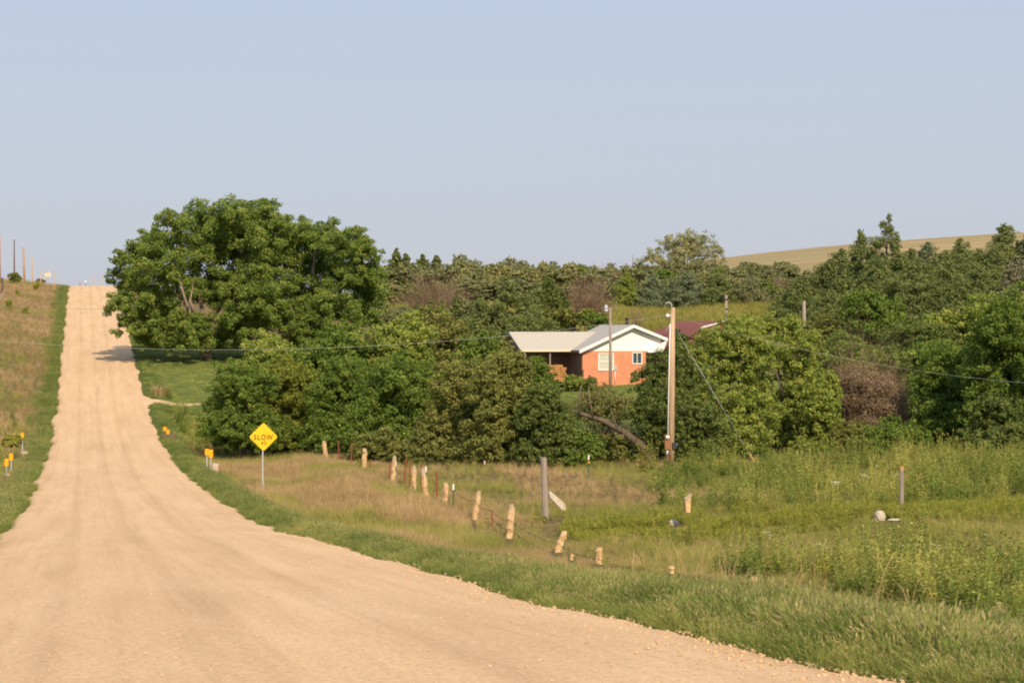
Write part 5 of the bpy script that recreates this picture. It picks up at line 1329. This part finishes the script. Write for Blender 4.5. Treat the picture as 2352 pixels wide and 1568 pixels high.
# ------------------------------------------------------------------ brick house
HK = 29.0; hx, hy = xy(1338, HK); hz = zz(878, HK)
TH = R(16) - YAW
house = thing('brick_house', 'low orange brick house with white gable and pale roof', 'house', (hx, hy, hz), TH)
WH = 2.48
def wall_box(name, x0, x1, y0, y1, z0, z1, mat):
    return MB().box(((x0+x1)/2, (y0+y1)/2, (z0+z1)/2), (x1-x0, y1-y0, z1-z0)).build(name, M[mat], house)
wall = wall_box('wall', 0, 5.3, 0, 9.0, -.6, WH, 'brick')
wall_box('side_wall', 5.32, 6.65, 2.2, 8.9, -.6, WH, 'dark_shade_brown')  # back of the recessed bay, its shade put into the dark colour
wall_box('wing_wall', -4.2, -.02, 3.7, 8.4, -.6, WH - .02, 'dark_shade_brown')  # stands for brick under the porch; the porch shade is in the colour
wall_box('entry_boards_shade', -.04, -.003, .12, 3.69, -.6, WH - .04, 'dark_shade_brown')  # dark boards added over the brick; their colour also supplies this side's shade
AX, AZ = 4.15, WH + 1.95; LX, RX2 = -.36, 6.98; LZ, RZ = WH - .06, WH + .86
# gable siding and roof of the front section
MB().prism([(.0, WH + .003), (6.6, WH + .003), (6.6, RZ + .06), (AX, AZ - .12), (.0, LZ + .10)], .03, 7.7).build('gable', M['siding_white'], house)
th = .13
MB().prism([(LX, LZ), (AX, AZ), (AX, AZ + th), (LX, LZ + th)], -.42, 8.0).prism([(AX, AZ), (RX2, RZ), (RX2, RZ + th), (AX, AZ + th)], -.42, 8.0).build('roof', M['shingle_grey'], house)
MB().prism([(LX - .03, LZ - .12), (LX - .03, LZ + th + .02), (AX, AZ + th + .02), (AX, AZ - .10)], -.47, -.425).prism([(AX, AZ - .10), (AX, AZ + th + .02), (RX2 + .03, RZ + th + .02), (RX2 + .03, RZ - .10)], -.47, -.425).build('fascia', M['white_paint'], house)
MB().box((LX - .03, 1.0, LZ + .02), (.05, 2.85, .16)).build('side_fascia', M['dark_shade_brown'], house)
# boxed soffit on the shaded side bay
MB().prism([(6.60, WH - .12), (5.32, WH - .12), (5.32, WH), (6.95, RZ - .02), (6.95, RZ - .12)], -.40, 2.3).build('soffit', M['white_paint'], house)
# wing roof
WX0, WY0, WY1, WZ0, WZ1 = -4.6, 1.75, 5.2, WH - .02, WH + 1.40
def slab(p, q, x0, x1, th):
    """roof slab between eave (y,z)=p and ridge q, from x0 to x1"""
    (ya, za), (yb, zb) = p, q
    vs = [(x0, ya, za), (x1, ya, za), (x1, yb, zb), (x0, yb, zb), (x0, ya, za + th), (x1, ya, za + th), (x1, yb, zb + th), (x0, yb, zb + th)]
    return vs, [(3,2,1,0),(4,5,6,7),(0,1,5,4),(1,2,6,5),(2,3,7,6),(3,0,4,7)]
mb = MB(); mb.add(*slab((WY0, WZ0), (WY1, WZ1), WX0, 3.6, .12)); mb.add(*slab((8.9, WZ0), (WY1 + .001, WZ1), WX0, 3.6, .12)); mb.build('wing_roof', M['shingle'], house)
MB().box(((WX0 - .45) / 2, WY0 - .03, WZ0 + .05), (-.45 - WX0, .05, .17)).build('eave_board', M['sign_back'], house)
vs = [(WX0 + .3, WY0 + .5, WZ0), (WX0 + .3, 8.4, WZ0), (WX0 + .3, WY1, WZ1 - .05)]
mb = MB(); mb.add(vs + [(v[0] + .1, v[1], v[2]) for v in vs], [(0, 1, 2), (5, 4, 3), (0, 3, 4, 1), (1, 4, 5, 2), (2, 5, 3, 0)]); mb.build('wing_gable', M['dark_shade_brown'], house)  # end gable in dark brown, its shadow painted into the colour
for px_ in (-4.15, -2.1): MB().box((px_, 1.95, WH / 2 - .1), (.1, .1, WH - .05)).build('porch_post', M['gray_wood'], house)
MB().box((-2.15, 2.6, -.1), (4.2, 2.1, .22)).build('porch_floor', M['concrete'], house)
d = MB().box((-1.0, 3.67, 1.0), (.9, .05, 2.0)).build('door', M['dark_shade_brown'], house)
MB().ball((-.66, 3.62, 1.0), .04, 1).build('handle', M['steel'], d)
def window(cx, cz_, w, h, kind):
    f = MB()
    for (dx, dz, sx, sz) in ((0, h/2, w, .07), (0, -h/2, w + .06, .08), (-w/2, 0, .07, h - .07), (w/2, 0, .07, h - .07)): f.box((cx + dx, -.035, cz_ + dz), (sx, .07, sz))
    fr = f.build('window', M['white_paint'], house)
    MB().box((cx, -.008, cz_), (w - .06, .012, h - .06)).build('pane', M['blind' if kind else 'glass'], fr)
    mb = MB()
    if kind: mb.box((cx, -.03, cz_), (w - .08, .04, .06)).box((cx, -.026, cz_ + h/4), (.03, .03, h/2 - .07))
    else: mb.box((cx, -.03, cz_), (.05, .04, h - .08))
    mb.build('mullion', M['white_paint'], fr)
window(1.95, 1.62, 1.25, 1.30, 1); window(4.56, 1.90, .76, .88, 0)
MB().box((2.72, -.06, 1.12), (.24, .12, .32)).build('electric_box', M['steel'], house)
MB().tube([(2.70, -.05, -.1), (2.70, -.05, .95)], .03, 8).build('conduit', M['white_paint'], house, True)
MB().tube([(4.4, 2.0, AZ - .3), (4.4, 2.0, AZ + .62)], .14, 12).tube([(4.4, 2.0, AZ + .62), (4.4, 2.0, AZ + .68)], .19, 12).build('chimney_pipe', M['dark_metal'], house)
# logs stacked at the porch
random.seed(5)
lx = Vector((-1.5, 1.55, 0)); wl = Matrix.Rotation(TH, 4, 'Z') @ lx
pile = thing('firewood_stack', 'orange stack of cut firewood under the edge of the house porch', 'firewood', (hx + wl.x, hy + wl.y, hz), TH)
for r_ in range(7):
    for c_ in range(7 - r_ // 3):
        rr = random.uniform(.085, .12)
        px_, pz_ = -.72 + c_ * .22 + (r_ % 2) * .1, .1 + r_ * .195
        MB().tube([(px_, -.28 + random.uniform(-.06, .04), pz_), (px_ + random.uniform(-.03, .03), .45, pz_)], rr, 9).build('log', M['log'], pile)

# ------------------------------------------------------------------ maroon barn behind the house
BK = 24.0; bx_, by_ = xy(1632, BK); bz = gz(bx_, by_)
barn = thing('maroon_barn', 'maroon metal roofed barn half hidden behind the light green tree', 'barn', (bx_, by_, bz), R(20) - YAW)
ridge = zz(739, BK) - bz; eave = zz(775, BK) - bz
MB().box((.4, 5, eave / 2 - .3), (5.2, 9.6, eave + .6)).build('wall', M['maroon'], barn)
mb = MB()
mb.prism([(-2.6, eave + .1), (1.4, ridge), (1.4, ridge + .1), (-2.6, eave + .2)], -.3, 10.2); mb.prism([(1.4, ridge), (4.2, eave + .35), (4.2, eave + .45), (1.4, ridge + .1)], -.3, 10.2)
mb.build('roof', M['maroon'], barn)
MB().prism([(-2.2, eave - .01), (2.9, eave - .01), (2.9, eave + .6), (1.4, ridge - .05), (-2.2, eave + .1)], -.02, .1).build('gable', M['maroon'], barn)
MB().prism([(1.38, ridge + .12), (1.38, ridge), (-1.2, ridge - .62), (-1.2, ridge - .5)], -.36, -.31).build('white_trim', M['white_paint'], barn)
lxb, lyb = xy(1556, 26.5); lz = gz(lxb, lyb)
ln = thing('maroon_shed', 'low maroon lean-to shed right beside the house gable', 'shed', (lxb, lyb, lz), R(20) - YAW)
e1, r1_ = zz(800, 26.5) - lz, zz(752, 26.5) - lz
MB().box((.3, 1.5, e1 / 2 - .3), (2.6, 3, e1 + .6)).build('wall', M['maroon'], ln)
MB().prism([(-1.5, e1 - .2), (1.9, r1_), (1.9, r1_ + .1), (-1.5, e1 - .1)], -.3, 3.4).build('roof', M['maroon'], ln)

# ------------------------------------------------------------------ camera, sky, sun
cam = bpy.data.cameras.new('camera'); cam.sensor_width = 36; cam.lens = FPX / 2352 * 36; cam.clip_end = 20000; cam.clip_start = .5
co_ = bpy.data.objects.new('camera', cam); COL.objects.link(co_); co_.location = (0, 0, CAMZ)
co_.rotation_euler = (math.pi / 2 - PITCH, 0, -YAW); scene.camera = co_
EL, AZC = R(38), R(18)             # sun height; how far to the right of straight behind the camera
back = Vector((-SA, -CA, 0)); rgt = Vector((CA, -SA, 0))
hd = back * math.cos(AZC) + rgt * math.sin(AZC)
to_sun = (hd * math.cos(EL) + Vector((0, 0, math.sin(EL)))).normalized()
sl = bpy.data.lights.new('sun', 'SUN'); sl.energy = 5.0; sl.angle = R(.53); sl.color = (1.0, .83, .61)
so = bpy.data.objects.new('sun', sl); COL.objects.link(so); so.rotation_euler = (-to_sun).to_track_quat('-Z', 'Y').to_euler(); so.location = (0, 0, 80)
w = bpy.data.worlds.new('World'); scene.world = w; w.use_nodes = True
nt = w.node_tree; bg = nt.nodes['Background']
sky = nt.nodes.new('ShaderNodeTexSky'); sky.sky_type = 'NISHITA'; sky.sun_disc = False; sky.sun_elevation = EL
sky.sun_rotation = math.atan2(to_sun.x, to_sun.y); sky.altitude = 400; sky.air_density = 1.0; sky.dust_density = 1.2; sky.ozone_density = 2.5
tc = nt.nodes.new('ShaderNodeTexCoord'); sp = nt.nodes.new('ShaderNodeSeparateXYZ'); nt.links.new(tc.outputs['Generated'], sp.inputs[0])
hz_ = ramp(nt, [(0, (4.5, 4.6, 5.3)), (.05, (4.55, 4.75, 5.5)), (.10, (4.6, 4.97, 5.85)), (.15, (4.5, 5.05, 6.25)), (.4, (4.0, 4.9, 6.5)), (1, (3.4, 4.4, 6.2))], sp.outputs[2])
nt.links.new(mixc(nt, .85, sky.outputs[0], hz_.outputs[0]), bg.inputs[0]); bg.inputs[1].default_value = .12
scene.view_settings.view_transform = 'Standard'; scene.view_settings.look = 'None'; scene.view_settings.exposure = 0; scene.view_settings.gamma = 1
scene.cycles.filter_width = 2.0
